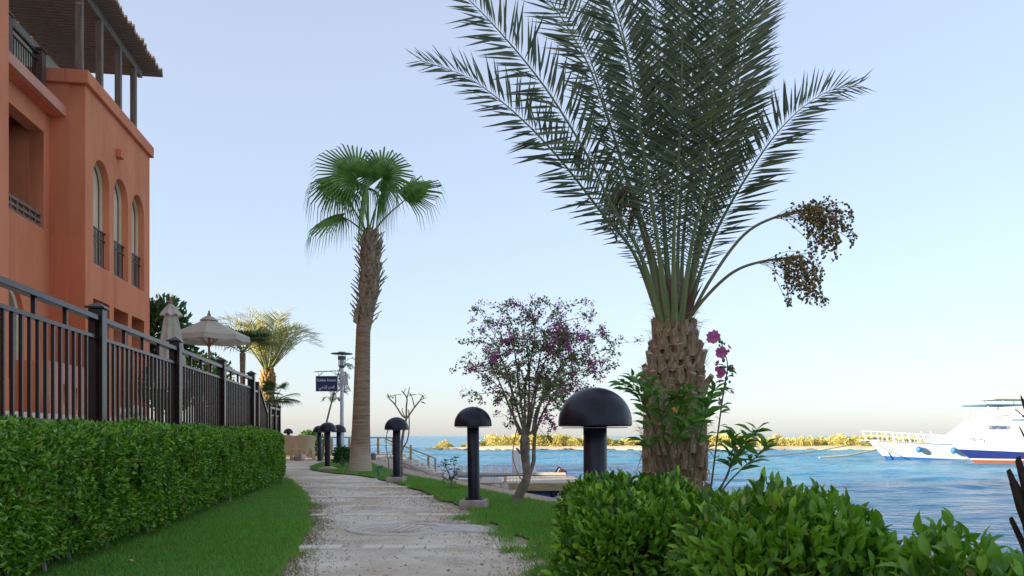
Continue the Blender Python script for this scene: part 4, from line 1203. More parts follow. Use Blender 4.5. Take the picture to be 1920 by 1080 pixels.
def fpts(lst):
    return [at(p[0], p[1], PY + (p[2] if len(p) > 2 else 0)) for p in lst]
FR = [  # rachis control points in photo pixels with depth offset (m), side hint
    ([(1243, 612, -.05), (1190, 478, -.1), (1129, 400, -.2), (1049, 298, -.35), (969, 215, -.5), (880, 147, -.6), (787, 113, -.7)], (.25, -1, .35)),
    ([(1246, 612, -.08), (1198, 471, -.2), (1150, 390, -.35), (1102, 293, -.5), (1022, 164, -.75), (929, 51, -.95), (850, -25, -1.1), (760, -80, -1.2)], (.2, -1, .2)),
    ([(1250, 612, .02), (1222, 471, .05), (1169, 311, .1), (1138, 218, .1), (1098, 111, .1), (1031, 0, .1), (960, -95, .0), (880, -160, 0)], (.3, -1, .3)),
    ([(1255, 612, -.1), (1231, 444, -.35), (1207, 290, -.6), (1182, 133, -.85), (1142, 0, -1.1), (1090, -120, -1.3), (1030, -210, -1.5)], (.1, -1, .1)),
    ([(1265, 612, -.12), (1263, 459, -.35), (1270, 330, -.55), (1278, 180, -.8), (1278, 0, -1.0), (1270, -180, -1.25), (1262, -300, -1.5)], (0, -1, .1)),
    ([(1275, 612, -.1), (1295, 470, -.3), (1315, 373, -.45), (1332, 230, -.7), (1344, 60, -.95), (1350, -100, -1.2), (1350, -240, -1.5)], (-.05, -1, .05)),
    ([(1285, 612, 0), (1310, 520, 0), (1340, 440, -.05), (1375, 373, -.1), (1410, 316, -.15), (1450, 258, -.2), (1496, 209, -.25), (1553, 171, -.3), (1609, 160, -.35)], (-.3, -1, .35)),
    ([(1282, 612, .05), (1306, 459, .1), (1340, 310, .15), (1375, 190, .2), (1400, 60, .2), (1412, -70, .15), (1412, -200, 0)], (-.3, -1, .1)),
    ([(1252, 612, 0), (1230, 430, -.05), (1210, 300, -.1), (1188, 160, -.2), (1160, 30, -.3), (1120, -110, -.4), (1070, -220, -.5)], (.3, -1, .1)),
    ([(1262, 612, .1), (1248, 440, .3), (1240, 280, .55), (1232, 110, .8), (1222, -60, 1.0), (1205, -200, 1.15)], (.2, 1, .2)),
    ([(1275, 612, .1), (1282, 440, .3), (1300, 280, .5), (1312, 110, .75), (1318, -60, .95), (1320, -220, 1.1)], (-.1, 1, .1)),
    ([(1285, 612, .08), (1318, 420, .25), (1355, 260, .4), (1392, 110, .55), (1440, -20, .65), (1500, -120, .7)], (-.4, -1, .3)),
    ([(1248, 612, .08), (1205, 440, .3), (1160, 290, .5), (1120, 150, .7), (1070, 20, .85), (1000, -80, .9)], (.4, 1, .3)),
    ([(1270, 612, .0), (1272, 440, .0), (1285, 270, .0), (1305, 90, -.05), (1330, -80, -.15), (1365, -200, -.3)], (-.2, -1, 0)),
    ([(1258, 612, .03), (1246, 450, .05), (1240, 300, .05), (1236, 130, .0), (1225, -40, -.1), (1200, -180, -.25)], (.15, -1, 0)),
    ([(1280, 612, -.06), (1312, 470, -.15), (1345, 340, -.25), (1372, 220, -.35), (1388, 80, -.45), (1390, -60, -.5), (1385, -190, -.6)], (-.35, -1, .1)),
]
for i, (pts, sh) in enumerate(FR):
    frond(palm, fpts(pts), 108 if i != 6 else 90, .42, .0245, sh, M['date_leaf'], M['date_rachis'], r0=.020, start=.15, seed=i, lift=.18)
# sheaths at the heart
for k, (px, py, d_) in enumerate([(1308, 520, -.12), (1300, 500, -.15), (1318, 530, -.1), (1240, 480, .05)]):
    MB().tube(spline([at(1272 + k * 3, 612, PY - .1), at((1275 + px) / 2, (612 + py) / 2, PY - .12), at(px, py, PY + d_)], 8), [.02, .022, .022, .02, .018, .014, .01, .006, .002], 6).build('spathe', M['sheath'], palm, True)
# fruit bunches
def bunch(stalk_px, cx, cy, rx, ry, nstr, seed, dy=0, lab=''):
    g_ = random.Random(seed)
    cur = spline([at(p[0], p[1], PY + p[2]) for p in stalk_px], 24)
    st = MB().tube(cur, [.017 - .008 * k / 24 for k in range(25)], 7).build('fruit_bunch', M['date_stalk'], palm, True)
    st['label'] = lab
    tip = cur[-1]; strands = MB(); FP = []; FDv = []
    Yb = stalk_px[-1][2] + PY
    for k in range(nstr):
        ang = g_.uniform(0, 6.28); rad = g_.random() ** .6
        ex = at(cx, cy, Yb) + Vector((math.cos(ang) * rad * rx / F * Yb, math.sin(ang) * rad * rx / F * Yb * .8, g_.uniform(-1, .55) * ry / F * Yb))
        s0 = cur[g_.randint(17, 24)]
        mid = s0.lerp(ex, .5) + Vector((math.cos(ang) * .05, math.sin(ang) * .05, g_.uniform(.03, .10)))
        c2 = spline([s0, mid, ex, ex + Vector((g_.gauss(0, .02), g_.gauss(0, .02), -.07))], 10)
        strands.tube(c2, .0022, 4, False)
        for q in range(11):
            t = .28 + .72 * (q + g_.random() * .8) / 11
            p = c2[min(10, int(t * 10))]
            FP.append(p + Vector((g_.gauss(0, .011), g_.gauss(0, .011), g_.gauss(0, .012)))); FDv.append((g_.gauss(0, 1), g_.gauss(0, 1), g_.gauss(0, 1)))
    strands.build('strands', M['strand'], st)
    P = np.array([p[:] for p in FP]); x, y, z = frames(np.array(FDv), NR.normal(0, 1, (len(P), 3)))
    s_ = NR.uniform(.75, 1.2, len(P))[:, None]
    bulk('dates', OVAL_T, OVAL_F, P, x * .0185 * s_, y * .029 * s_, z * .0185 * s_, M['date_fruit'], st, True, kind='stuff')
bunch([(1288, 605, -.1), (1335, 520, -.18), (1395, 440, -.28), (1460, 405, -.34), (1540, 388, -.38)], 1558, 425, 46, 52, 66, 1, lab='upper right bunch of dates on an arching stalk')
bunch([(1290, 600, -.12), (1325, 555, -.2), (1375, 510, -.3), (1430, 490, -.36), (1505, 480, -.4)], 1508, 522, 38, 40, 50, 2, lab='lower right bunch of dates on an arching stalk')
bunch([(1255, 605, .05), (1225, 500, .15), (1200, 420, .25), (1185, 370, .3), (1165, 350, .32)], 1165, 385, 38, 52, 60, 3, lab='bunch of dates among the left fronds')

# small sunlit date palm beyond the fence
def small_palm(name, lab, px, py_base, Y, zb, flen, nfr, m_leaf, m_boot, seed, r=.22, lit=True):
    g_ = random.Random(seed)
    c0 = at(px, py_base, Y)
    pl = thing(name, lab, 'palm tree', (c0.x, c0.y, zb))
    zt = c0.z
    pr = [(r * .8, zb), (r * .72, zt - 1.2), (r * .95, zt - .75), (r * 1.05, zt - .45), (r * .85, zt - .15), (r * .45, zt + .12), (.03, zt + .3)]
    tk = MB().lathe(pr, (c0.x, c0.y, 0), 18).build('trunk', m_boot, pl, True)
    ms = [boot_mesh('leaf_base', .12, .07, .2, .05, g_.uniform(-1, 1), m_boot) for _ in range(2)]
    ring_boots(tk, c0, zt - 1.4, zt - .05, 9, 9, lambda z: float(np.interp(z, [p[1] for p in pr], [p[0] for p in pr])) - .02, ms, lambda z: .30, lambda z: 1.0)
    for i in range(nfr):
        a = i * 2.399 + g_.uniform(-.2, .2); el = g_.uniform(.55, 1.15) if i % 3 else g_.uniform(1.10, 1.45)
        d_ = Vector((math.cos(a), math.sin(a), 0)); L_ = flen * g_.uniform(.8, 1.1)
        b0 = Vector((c0.x, c0.y, zt)) + d_ * .08
        up = Vector((0, 0, 1))
        dir0 = d_ * math.cos(el) + up * math.sin(el)
        p1 = b0 + dir0 * L_ * .35; p2 = b0 + dir0 * L_ * .68 - up * L_ * .06 * math.cos(el); p3 = b0 + dir0 * L_ * .95 + d_ * .08 * L_ - up * L_ * (.30 * math.cos(el) + .10)
        frond(pl, [b0, p1, p2, p3], 34, flen * .24, .028, tuple((d_ * -math.sin(el) + up * math.cos(el)) * 1.0), m_leaf, M['date_rachis'], r0=.025, seed=seed * 50 + i, start=.14, lift=.2)
    return pl
small_palm('date_palm', 'smaller date palm beyond the fence glowing yellow in the sun', 502, 694, 29.5, .30, 2.95, 30, M['sunlit_leaf'], M['sunlit_boot'], 4)

# ------------------------------------------------------------------ fan palms
def fan_leaf(parent, base, hub, axis, normal, rad, nseg, spread, droop, m, seed, pet=.016, web=.52):
    g_ = random.Random(seed)
    base = Vector(base); hub = Vector(hub); a = Vector(axis).normalized(); n_ = Vector(normal); n_ = (n_ - a * n_.dot(a)).normalized(); s = a.cross(n_)
    b = MB()
    ring = []
    for i in range(nseg + 1):
        th = -spread / 2 + spread * i / nseg
        rlen = rad * (1 - .28 * (abs(th) / (spread / 2)) ** 2) * g_.uniform(.93, 1.05)
        ring.append((th, rlen))
    def P(th, r_, fold=0, dr=0):
        d_ = a * math.cos(th) + s * math.sin(th)
        return hub + d_ * r_ + n_ * (fold + .16 * r_ * (abs(th) / (spread / 2)) ** 1.5) + Vector((0, 0, -dr))
    for i in range(nseg):
        th0 = ring[i][0]; th1 = ring[i + 1][0]; tm = (th0 + th1) / 2; L_ = (ring[i][1] + ring[i + 1][1]) / 2
        r1 = L_ * web; hw = (th1 - th0) / 2
        f_ = .014 * rad
        d1 = droop * .06 * L_; d2 = droop * .28 * L_ * g_.uniform(.8, 1.2); d3 = droop * .75 * L_ * g_.uniform(.75, 1.25)
        r2 = L_ * (.80 - .05 * droop); r3 = L_ * (1.0 - .14 * droop)
        vs = [P(th0, .02), P(tm, .02, f_), P(th1, .02),
              P(th0, r1 * .55, 0, d1 * .3), P(tm, r1 * .55, f_ * 1.6, d1 * .3), P(th1, r1 * .55, 0, d1 * .3),
              P(tm - hw * .96, r1, 0, d1), P(tm, r1, f_ * 1.6, d1), P(tm + hw * .96, r1, 0, d1),
              P(tm - hw * .30, r2, 0, d2), P(tm, r2, f_ * 1.0, d2), P(tm + hw * .30, r2, 0, d2), P(tm, r3, 0, d3)]
        b.add(vs, [(0, 1, 4, 3), (1, 2, 5, 4), (3, 4, 7, 6), (4, 5, 8, 7), (6, 7, 10, 9), (7, 8, 11, 10), (9, 10, 12), (10, 11, 12)])
    lf_ = b.build('fan_leaf', m, parent, True)
    mid = base.lerp(hub, .5) + Vector((0, 0, .05 * (hub - base).length))
    MB().tube(spline([base, mid, hub, hub + a * rad * .2], 12), [pet * (1.5 - k / 12 * 1.1) for k in range(13)], 6).build('petiole', M['fan_petiole'], lf_, True)
    return lf_

FY = 18.3
fpalm = thing('fan_palm', 'tall slender fan palm with shaggy brown leaf bases standing beside the path', 'palm tree', (gx(675, FY), FY, 0))
def fctr(z):
    py = HZ - (z - CAMZ) / FY * F
    px = float(np.interp(py, [440, 520, 620, 885], [692, 695, 681, 675])); return Vector((gx(px, FY), FY, z))
zs = [-.03, .02, .12, .3, .6, 1.0, 1.6, 2.4, 3.2, 3.5, 4.0, 4.6, 5.1, 5.45, 5.6]
rs = [.30, .285, .265, .245, .225, .205, .19, .175, .162, .18, .205, .22, .205, .15, .06]
ft = MB()
ft.tube([fctr(z) for z in zs], rs, 26)
ftk = ft.build('trunk', M['fan_bark'], fpalm, True)
# ring scars
for k in range(34):
    z = .68 + k * .078
    r_ = float(np.interp(z, zs, rs))
    c_ = fctr(z)
    MB().lathe([(r_ - .01, -.012), (r_ + .004, -.006), (r_ + .006, .006), (r_ - .01, .014)], c_, 20, False).build('ring_scar', M['fan_bark'], ftk, True)
fb = [boot_mesh('leaf_base', .11, .035, .26, .022, R.uniform(-1, 1), M['boot_fan']) for _ in range(6)]
ring_boots(ftk, None, 3.42, 5.40, 15, 13, lambda z: float(np.interp(z, zs, rs)) - .02, fb, lambda z: .34 + R.uniform(-.26, .60), lambda z: .92, ctr_fn=fctr)
# hanging dry base
pb = at(670, 595, FY - .15)
MB().tube([at(676, 568, FY - .12), at(668, 585, FY - .2), at(666, 603, FY - .2), at(670, 607, FY - .2)], [.03, .055, .05, .02], 7).build('dry_leaf_base', M['boot_fan'], ftk, True)
CB = at(691, 440, FY)
LV = [  # hub px, axis end px, depth of hub, normal, radius, droop
    ((672, 345), (605, 275), -.35, (.35, -1, .45), 1.10, .35, 4.3),
    ((712, 345), (722, 268), -.15, (-.1, -1, .25), .98, .55, 4.6),
    ((750, 382), (838, 312), -.1, (-.45, -.75, .5), 1.16, .60, 3.0),
    ((650, 411), (568, 425), -.3, (.1, -.45, .9), .92, .85, 3.6),
    ((645, 365), (580, 345), .45, (.2, .3, 1), 1.05, 1.1, 3.8),
    ((690, 365), (650, 330), .15, (.3, -.3, .9), .9, 1.2, 3.8),
    ((712, 370), (735, 340), .5, (-.2, .5, 1), .9, 1.2, 3.8),
    ((688, 362), (678, 400), -.55, (0, .5, 1), .70, 1.3, 3.6),
    ((665, 372), (625, 360), -.05, (.3, -.2, 1), .85, 1.15, 3.6),
]
for i, (h, e, dy, nn, rad, dr, spd) in enumerate(LV):
    h = (691 + (h[0] - 691) * 1.16, 440 + (h[1] - 440) * 1.12); e = (691 + (e[0] - 691) * 1.16, 440 + (e[1] - 440) * 1.12); rad *= 1.13; dr *= 1.15
    hub = at(h[0], h[1], FY + dy); tip = at(e[0], e[1], FY + dy * 1.6)
    fan_leaf(fpalm, CB + Vector((R.uniform(-.06, .06), R.uniform(-.06, .06), -.05)), hub, tip - hub, nn, rad, 38, spd, dr, M['fan_leaf'], 30 + i, web=.46)

# small dark fan palm beyond the fence and a spiky one below
def small_fan(name, lab, px, py, Y, zb, rad, nl, seed, m, r=.13, low=.1):
    g_ = random.Random(seed); c = at(px, py, Y)
    pl = thing(name, lab, 'palm tree', (c.x, c.y, zb))
    MB().tube([(c.x, c.y, zb), (c.x, c.y, (zb + c.z) / 2), (c.x, c.y, c.z)], [r, r * .9, r * 1.2], 12).build('trunk', M['bark_fan'], pl, True)
    for i in range(nl):
        a = i * 2.4 + g_.uniform(-.2, .2); el = g_.uniform(low, 1.2)
        d_ = Vector((math.cos(a) * math.cos(el), math.sin(a) * math.cos(el), math.sin(el)))
        hub = c + d_ * rad * .75
        fan_leaf(pl, c, hub, d_ + Vector((0, 0, -.15)), (-d_.x * .4, -d_.y * .4, 1), rad * .75, 18, 3.6, .55, m, seed + i, .012, .45)
small_fan('fan_palm', 'small dark fan palm behind the fence beside the sunlit palm', 455, 662, 27.5, .30, .95, 15, 60, M['dark_leaf'], .085)
small_fan('fan_palm', 'low spiky dark palm shrub behind the far end of the fence', 516, 752, 25.0, .30, .62, 16, 90, M['dark_leaf'], .08, 0)

# ------------------------------------------------------------------ bougainvillea
BY = 9.7
boug = thing('bougainvillea', 'sparse bougainvillea tree with magenta blossom and twisted grey trunk', 'tree', (gx(965, BY), BY, 0))
def bp(px, py, d=0): return at(px, py, BY + d)
tr = MB()
main = spline([bp(963, 948), bp(975, 925), bp(988, 895, -.03), bp(985, 860, .02), bp(984, 830), bp(984, 815)], 18)
tr.tube(main, [float(np.interp(k / 18, [0, .1, .5, .85, 1], [.080, .060, .056, .062, .040])) * (1 + R.uniform(-.1, .1)) for k in range(19)], 10)
second = spline([bp(990, 893, .02), bp(1000, 868, .05), bp(1001, 845, .05), bp(1003, 815, .05)], 10)
tr.tube(second, [.035, .03, .028, .026, .026, .025, .024, .024, .024, .022, .02], 8)
for (a, b) in (((975, 848), (968, 840)), ((987, 818), (972, 800)), ((995, 812), (1012, 795))):
    tr.tube([bp(984, a[1] + 6), bp(*a), bp(*b)], [.025, .02, .012], 6)
btr = tr.build('trunk', M['twig'], boug, True)
g_ = random.Random(5)
limbs = [((984, 815), (968, 760), (948, 690), (925, 640)), ((984, 815), (975, 740), (965, 660), (950, 610)), ((985, 815), (985, 730), (1000, 650), (1005, 600)),
         ((990, 815), (1000, 740), (1025, 670), (1050, 620)), ((1000, 815), (1012, 760), (1040, 700), (1090, 660)), ((1003, 815), (1020, 770), (1060, 715), (1110, 690)),
         ((980, 815), (958, 770), (938, 720), (920, 685)), ((988, 815), (992, 745), (990, 670), (975, 600)), ((990, 815), (1005, 735), (1010, 680), (1030, 600)),
         ((975, 815), (962, 775), (958, 730), (935, 660)), ((1000, 812), (1018, 745), (1055, 690), (1075, 640)), ((998, 812), (1006, 770), (1030, 735), (1065, 725))]
tips = []; TW = MB(); LFP = []; LFD = []
for li, lm in enumerate(limbs):
    dz = g_.uniform(-.45, .45)
    pts = [bp(x, y, dz * k / 3) for k, (x, y) in enumerate(lm)]
    cur = spline(pts, 18)
    MB().tube(cur, [.015 * (1 - k / 18) ** .8 + .003 for k in range(19)], 6).build('limb', M['twig'], boug, True)
    for q in range(9):
        s = cur[g_.randint(6, 18)]
        d_ = Vector((g_.gauss(0.03, .25), g_.gauss(0, .28), g_.gauss(.06, .20)))
        if s.x < bp(985, 0).x: d_.x -= .02
        else: d_.x += .07
        e = s + d_ * g_.uniform(.7, 1.25)
        c2 = spline([s, s.lerp(e, .5) + Vector((0, 0, g_.uniform(0, .06))), e], 8)
        TW.tube(c2, [.006 - .004 * k / 8 for k in range(9)], 4, False)
        tips.append(e)
        for w_ in range(4):
            s2 = c2[g_.randint(3, 8)]; e2 = s2 + Vector((g_.gauss(0, .12), g_.gauss(0, .12), g_.gauss(.02, .10)))
            TW.tube([s2, s2.lerp(e2, .5) + Vector((0, 0, .015)), e2], [.003, .0022, .0014], 3, False)
            tips.append(e2)
            for l_ in range(17):
                t_ = g_.random(); LFP.append(s2.lerp(e2, t_) + Vector((g_.gauss(0, .02), g_.gauss(0, .02), g_.gauss(0, .02)))); LFD.append((g_.gauss(0, 1), g_.gauss(0, 1), g_.gauss(-.1, .7)))
        for l_ in range(12):
            LFP.append(c2[g_.randint(2, 8)] + Vector((g_.gauss(0, .02), g_.gauss(0, .02), g_.gauss(0, .02)))); LFD.append((g_.gauss(0, 1), g_.gauss(0, 1), g_.gauss(-.1, .7)))
# long arching sprays reaching out
sprays = [((940, 660), (905, 640), (885, 640), (862, 640)), ((935, 640), (910, 600), (895, 578), (888, 580)), ((960, 610), (950, 580), (958, 568), (968, 572)),
          ((1020, 610), (1040, 580), (1065, 572), (1098, 566)), ((1070, 680), (1110, 665), (1135, 655), (1152, 665)), ((1070, 690), (1110, 700), (1140, 690), (1158, 680)),
          ((1000, 600), (1005, 575), (1015, 562), (1030, 570)), ((930, 690), (900, 695), (880, 690)), ((1065, 640), (1095, 630), (1110, 640)),
          ((1015, 745), (1025, 770), (1030, 790), (1040, 800)), ((1075, 705), (1100, 725), (1120, 740), (1128, 790)), ((940, 720), (935, 745), (928, 755))]
for sp_ in sprays:
    dz = g_.uniform(-.25, .25)
    cur = spline([bp(x, y, dz) for x, y in sp_], 12)
    TW.tube(cur, [.005 - .0035 * k / 12 for k in range(13)], 4, False)
    for k in range(3, 13):
        for q in range(8):
            LFP.append(cur[k] + Vector((g_.gauss(0, .022), g_.gauss(0, .03), g_.gauss(0, .022)))); LFD.append((g_.gauss(0, 1), g_.gauss(0, 1), g_.gauss(-.1, .7)))
    tips.append(cur[-1]); tips.append(cur[-2]); tips.append(cur[8])
TW.build('twigs', M['twig'], boug)
P = np.array([p[:] for p in LFP]); D = np.array(LFD); x, y, z = frames(D, NR.normal(0, 1, D.shape) + np.array([0, 0, .6]))
l = (.038 * NR.uniform(.6, 1.3, len(P)))[:, None]
bulk('foliage', LEAF_T, LEAF_F, P, x * l * .62, y * l, z * l, M['boug_leaf'], boug, kind='stuff')
# blossom clusters: each one a part
cl_me = []
for k in range(4):
    gg = np.random.default_rng(400 + k); n = 26
    P = gg.normal(0, .032, (n, 3)); D = gg.normal(0, 1, (n, 3)); x, y, z = frames(D, gg.normal(0, 1, (n, 3)))
    l = gg.uniform(.024, .036, n)[:, None]
    o = bulk('flower_cluster', LEAF_T, LEAF_F, P, x * l * .8, y * l, z * l, M['magenta']); cl_me.append(o.data); bpy.data.objects.remove(o)
fixed = [(885, 600), (962, 580), (1000, 600), (1042, 610), (1090, 625), (1095, 632), (1062, 640), (1105, 655), (1110, 680), (1130, 708), (1055, 728), (1058, 733), (1085, 728), (1020, 780), (1030, 787), (1038, 800),
         (930, 665), (925, 695), (945, 600), (885, 623), (932, 728), (905, 640), (1048, 570), (1015, 790), (918, 605), (1112, 690), (1082, 640), (1066, 655)]
for px, py in fixed:
    o = link('flower_cluster', g_.choice(cl_me), None, boug); o['kind'] = 'stuff'; o.location = bp(px, py, g_.uniform(-.3, .1)) - org(boug); o.rotation_euler = (g_.uniform(0, 6), g_.uniform(0, 6), 0); o.scale = (g_.uniform(.75, 1.15),) * 3
g_.shuffle(tips)
for e in tips[:210]:
    o = link('flower_cluster', g_.choice(cl_me), None, boug); o['kind'] = 'stuff'; o.location = e - org(boug); o.rotation_euler = (g_.uniform(0, 6), g_.uniform(0, 6), 0); o.scale = (g_.uniform(.45, .95),) * 3
# hose looped on the trunk
hs = thing('hose', 'thin hose hanging in a loop on the bougainvillea trunk', 'hose', bp(978, 905, -.1))
MB().tube(spline([bp(969, 806, -.1), bp(963, 835, -.15), bp(962, 860, -.15), bp(970, 885, -.12), bp(978, 900, -.1)], 20), .007, 6).build('hose_line', M['rail_wood'], hs, True)

# ------------------------------------------------------------------ leafy shrub and hollyhock at the palm
HYd = 6.55
hib = thing('leafy_shrub', 'open shrub with long pointed leaves growing around the big palm trunk', 'shrub', (gx(1280, HYd), HYd, 0))
def hp(px, py, d=0): return at(px, py, HYd + d)
stems = [
    [(1272, 1006), (1250, 880), (1225, 800), (1205, 750), (1178, 700)], [(1278, 1006), (1262, 900), (1245, 820), (1235, 760), (1222, 712)],
    [(1282, 1006), (1275, 900), (1270, 830), (1272, 780), (1280, 745)], [(1290, 1006), (1300, 900), (1310, 830), (1320, 780), (1330, 745)],
    [(1300, 1006), (1345, 930), (1372, 870), (1395, 830), (1425, 800)], [(1302, 1006), (1350, 925), (1390, 880), (1420, 855), (1440, 830)],
    [(1285, 1006), (1290, 880), (1300, 800), (1320, 760), (1345, 725)], [(1268, 1006), (1235, 870), (1215, 835), (1205, 825)],
    [(1275, 1006), (1255, 870), (1240, 790), (1260, 750), (1290, 722)], [(1300, 1006), (1340, 930), (1365, 890), (1372, 850), (1380, 815)],
    [(1276, 1006), (1262, 880), (1255, 840), (1285, 800), (1300, 790)], [(1272, 1006), (1240, 850), (1212, 770), (1196, 735), (1160, 718)]]
LP, LD, LN = [], [], []
for si, s in enumerate(stems):
    dz = [(-.15), -.25, -.3, -.2, -.1, -.2, .1, -.1, -.35, 0, -.4, -.05][si]
    pts = [hp(x, max(y, 0), dz * k / 3) for k, (x, y) in enumerate(s)]
    pts[0].z = 0
    cur = spline(pts, 24)
    MB().tube(cur, [.010 - .007 * k / 24 for k in range(25)], 6).build('stem', M['stem_green'], hib, True)
    nn = 24 if si not in (7,) else 14
    for q in range(nn):
        t = .50 + .50 * (q / nn) ** .8
        k = min(23, int(t * 24)); p = cur[k]; tg = (cur[k + 1] - cur[k]).normalized()
        a = q * 2.4
        side = Vector((math.cos(a), math.sin(a) * .8, .0))
        d_ = (side * .9 + tg * .55 + Vector((0, 0, R.uniform(-.25, .2)))).normalized()
        LP.append(p + Vector((R.gauss(0, .012),) * 3)); LD.append(d_[:]); LN.append((R.gauss(0, .35), R.gauss(-.35, .3), 1))
LP = np.array([p[:] for p in LP]); LD = np.array(LD); LN = np.array(LN)
x, y, z = frames(LD, LN); l = NR.uniform(.09, .185, len(LP))[:, None]
lob = leaf_mesh('hib', M['hib_leaf'])
place_leaves(hib, lob, LP, x * l * .36, y * l, z * l)
yl = MB(); c = hp(1270, 772, -.4)
for k in range(3):
    a = k * 1.1
    yl.add([c, c + Vector((.03 * math.cos(a), 0, .03 * math.sin(a) + .01)), c + Vector((.06 * math.cos(a + .3), -.01, .05 * math.sin(a + .3))), c + Vector((.03 * math.cos(a + .6), 0, .03 * math.sin(a + .6) - .01))], [(0, 1, 2, 3)])
o = yl.build('withered_leaf', mat('yellow_leaf', (.62, .42, .03), rough=.6, transl=.2), hib); o['label'] = 'curled yellow withered leaf'

hol = thing('hollyhock', 'tall hollyhock stalk with pink flowers right of the big palm trunk', 'plant', (gx(1322, HYd + .1), HYd + .1, 0))
hs_px = [(1322, 1006), (1335, 900), (1345, 820), (1356, 740), (1364, 690), (1360, 665), (1352, 640)]
pts = [hp(x, y, .1) for x, y in hs_px]; pts[0].z = 0
cur = spline(pts, 40)
MB().tube(cur, [.009 - .006 * k / 40 for k in range(41)], 6).build('stem', M['stem_green'], hol, True)
def flower_mesh(r):
    b = MB()
    for k in range(5):
        a0 = k / 5 * math.tau
        vs = [(0, 0, 0)]
        for j, (rr, da, zz_) in enumerate([(.45, -.63, .30), (.88, -.63, .42), (1.08, -.25, .62), (.98, .0, .46), (1.10, .25, .66), (.88, .63, .42), (.45, .63, .30)]):
            vs.append((r * rr * math.cos(a0 + da), r * rr * math.sin(a0 + da), r * zz_))
        b.add(vs, [(0, 1, 2, 3), (0, 3, 4), (0, 4, 5), (0, 5, 6, 7)])
    me = b.mesh('flower', smooth=False); me.materials.append(M['pink']); return me
fm = flower_mesh(.058)
for (px, py, s, tilt, yaw) in [(1339, 634, 1.0, 1.35, -.5), (1353, 662, .85, 1.5, -.3), (1356, 702, .85, 1.2, -1.0), (1366, 652, .42, 1.0, 1.0), (1372, 690, .5, 1.1, 1.2), (1347, 682, .45, 1.2, -1.2), (1346, 692, .4, 1.5, -1), (1371, 702, .42, 1.2, 1.2), (1371, 736, .38, 1.0, .8), (1349, 757, .35, 1.2, .3)]:
    o = link('flower', fm, None, hol); o.location = hp(px, py, .05) - org(hol); o.rotation_euler = (tilt, 0, yaw); o.scale = (s,) * 3
bud = MB().ball((0, 0, 0), (.014, .014, .018), 8, 6).mesh('bud', smooth=True); bud.materials.append(M['hib_leaf'])
for k in range(22):
    i = R.randint(18, 40); o = link('bud', bud, None, hol); o.location = cur[i] + Vector((R.gauss(0, .025), R.gauss(0, .02), R.gauss(0, .01))) - org(hol)
    o.scale = (R.uniform(.6, 1.1),) * 3
LP, LD, LN = [], [], []
for k in range(34):
    i = R.randint(10, 27); a = R.uniform(0, 6.28); d_ = Vector((math.cos(a), math.sin(a) * .6, R.uniform(-.3, .35)))
    LP.append(cur[i][:]); LD.append(d_[:]); LN.append((R.gauss(0, .3), R.gauss(-.3, .3), 1))
x, y, z = frames(np.array(LD), np.array(LN)); l = NR.uniform(.06, .11, len(LP))[:, None]
place_leaves(hol, lob, np.array(LP), x * l * .5, y * l, z * l)

# ------------------------------------------------------------------ frangipani, saplings, small shrubs, background trees
def twig_tree(name, lab, cat, Y, paths, m, leaf_tips=(), leafm=None, L=.12, W=.035, nper=7, base=None, leafname='leaf', r_scale=1):
    b0 = at(paths[0][0][0][0], paths[0][0][0][1], Y); b0.z = max(0, b0.z) if base is None else base
    t = thing(name, lab, cat, (b0.x, b0.y, 0))
    for i, (pts, r0, r1) in enumerate(paths):
        P_ = [at(p[0], p[1], Y + (p[2] if len(p) > 2 else 0)) for p in pts]
        if i == 0: P_[0].z = -.01
        cur = spline(P_, max(6, len(P_) * 4)); n_ = len(cur)
        MB().tube(cur, [r0 + (r1 - r0) * k / (n_ - 1) for k in range(n_)], 7).build('trunk' if i == 0 else 'branch', m, t, True)
    LP, LD, LN = [], [], []
    for (px, py, *rest) in leaf_tips:
        p = at(px, py, Y)
        for k in range(nper):
            a = k / nper * 6.28 + R.random()
            LP.append((p + Vector((R.gauss(0, .02),) * 3))[:]); LD.append((math.cos(a), math.sin(a), R.uniform(-.25, .5))); LN.append((R.gauss(0, .3), R.gauss(0, .3), 1))
    if LP:
        x, y, z = frames(np.array(LD), np.array(LN)); l = (L * NR.uniform(.6, 1.2, len(LP)))[:, None]
        place_leaves(t, leaf_mesh(name + 'leaf', leafm), np.array(LP), x * l * (W / L), y * l, z * l, leafname)
    return t
twig_tree('frangipani', 'nearly bare frangipani tree with forked branches behind a bollard lamp', 'tree', 15.6, [
    ([(754, 886), (752, 850), (756, 813), (762, 784)], .035, .022),
    ([(762, 784), (754, 779), (741, 759), (730, 747), (727, 738)], .018, .010), ([(741, 759), (742, 748), (741, 740)], .012, .008),
    ([(762, 784), (762, 763), (763, 747), (757, 737), (753, 733)], .018, .009), ([(763, 747), (766, 735), (768, 726)], .012, .007),
    ([(763, 784), (777, 764), (786, 753), (793, 741)], .018, .009), ([(777, 763), (774, 750), (771, 741), (768, 737)], .011, .007),
    ([(760, 783), (754, 770), (755, 765)], .011, .007), ([(786, 752), (795, 747), (800, 746)], .008, .005), ([(757, 737), (760, 730), (762, 729)], .007, .005)],
    M['twig'], [(729, 745), (742, 741), (771, 741), (792, 744), (786, 755)], M['dark_leaf'], .13, .03, 5)
twig_tree('sapling', 'thin curved sapling leaning right behind the third bollard lamp', 'sapling', 15.2, [
    ([(748, 889), (754, 846), (763, 828), (767, 807), (767, 783), (766, 768)], .016, .009), ([(767, 795), (769, 791)], .006, .004)], M['twig'], [(766, 769)], M['dark_leaf'], .06, .02, 3)
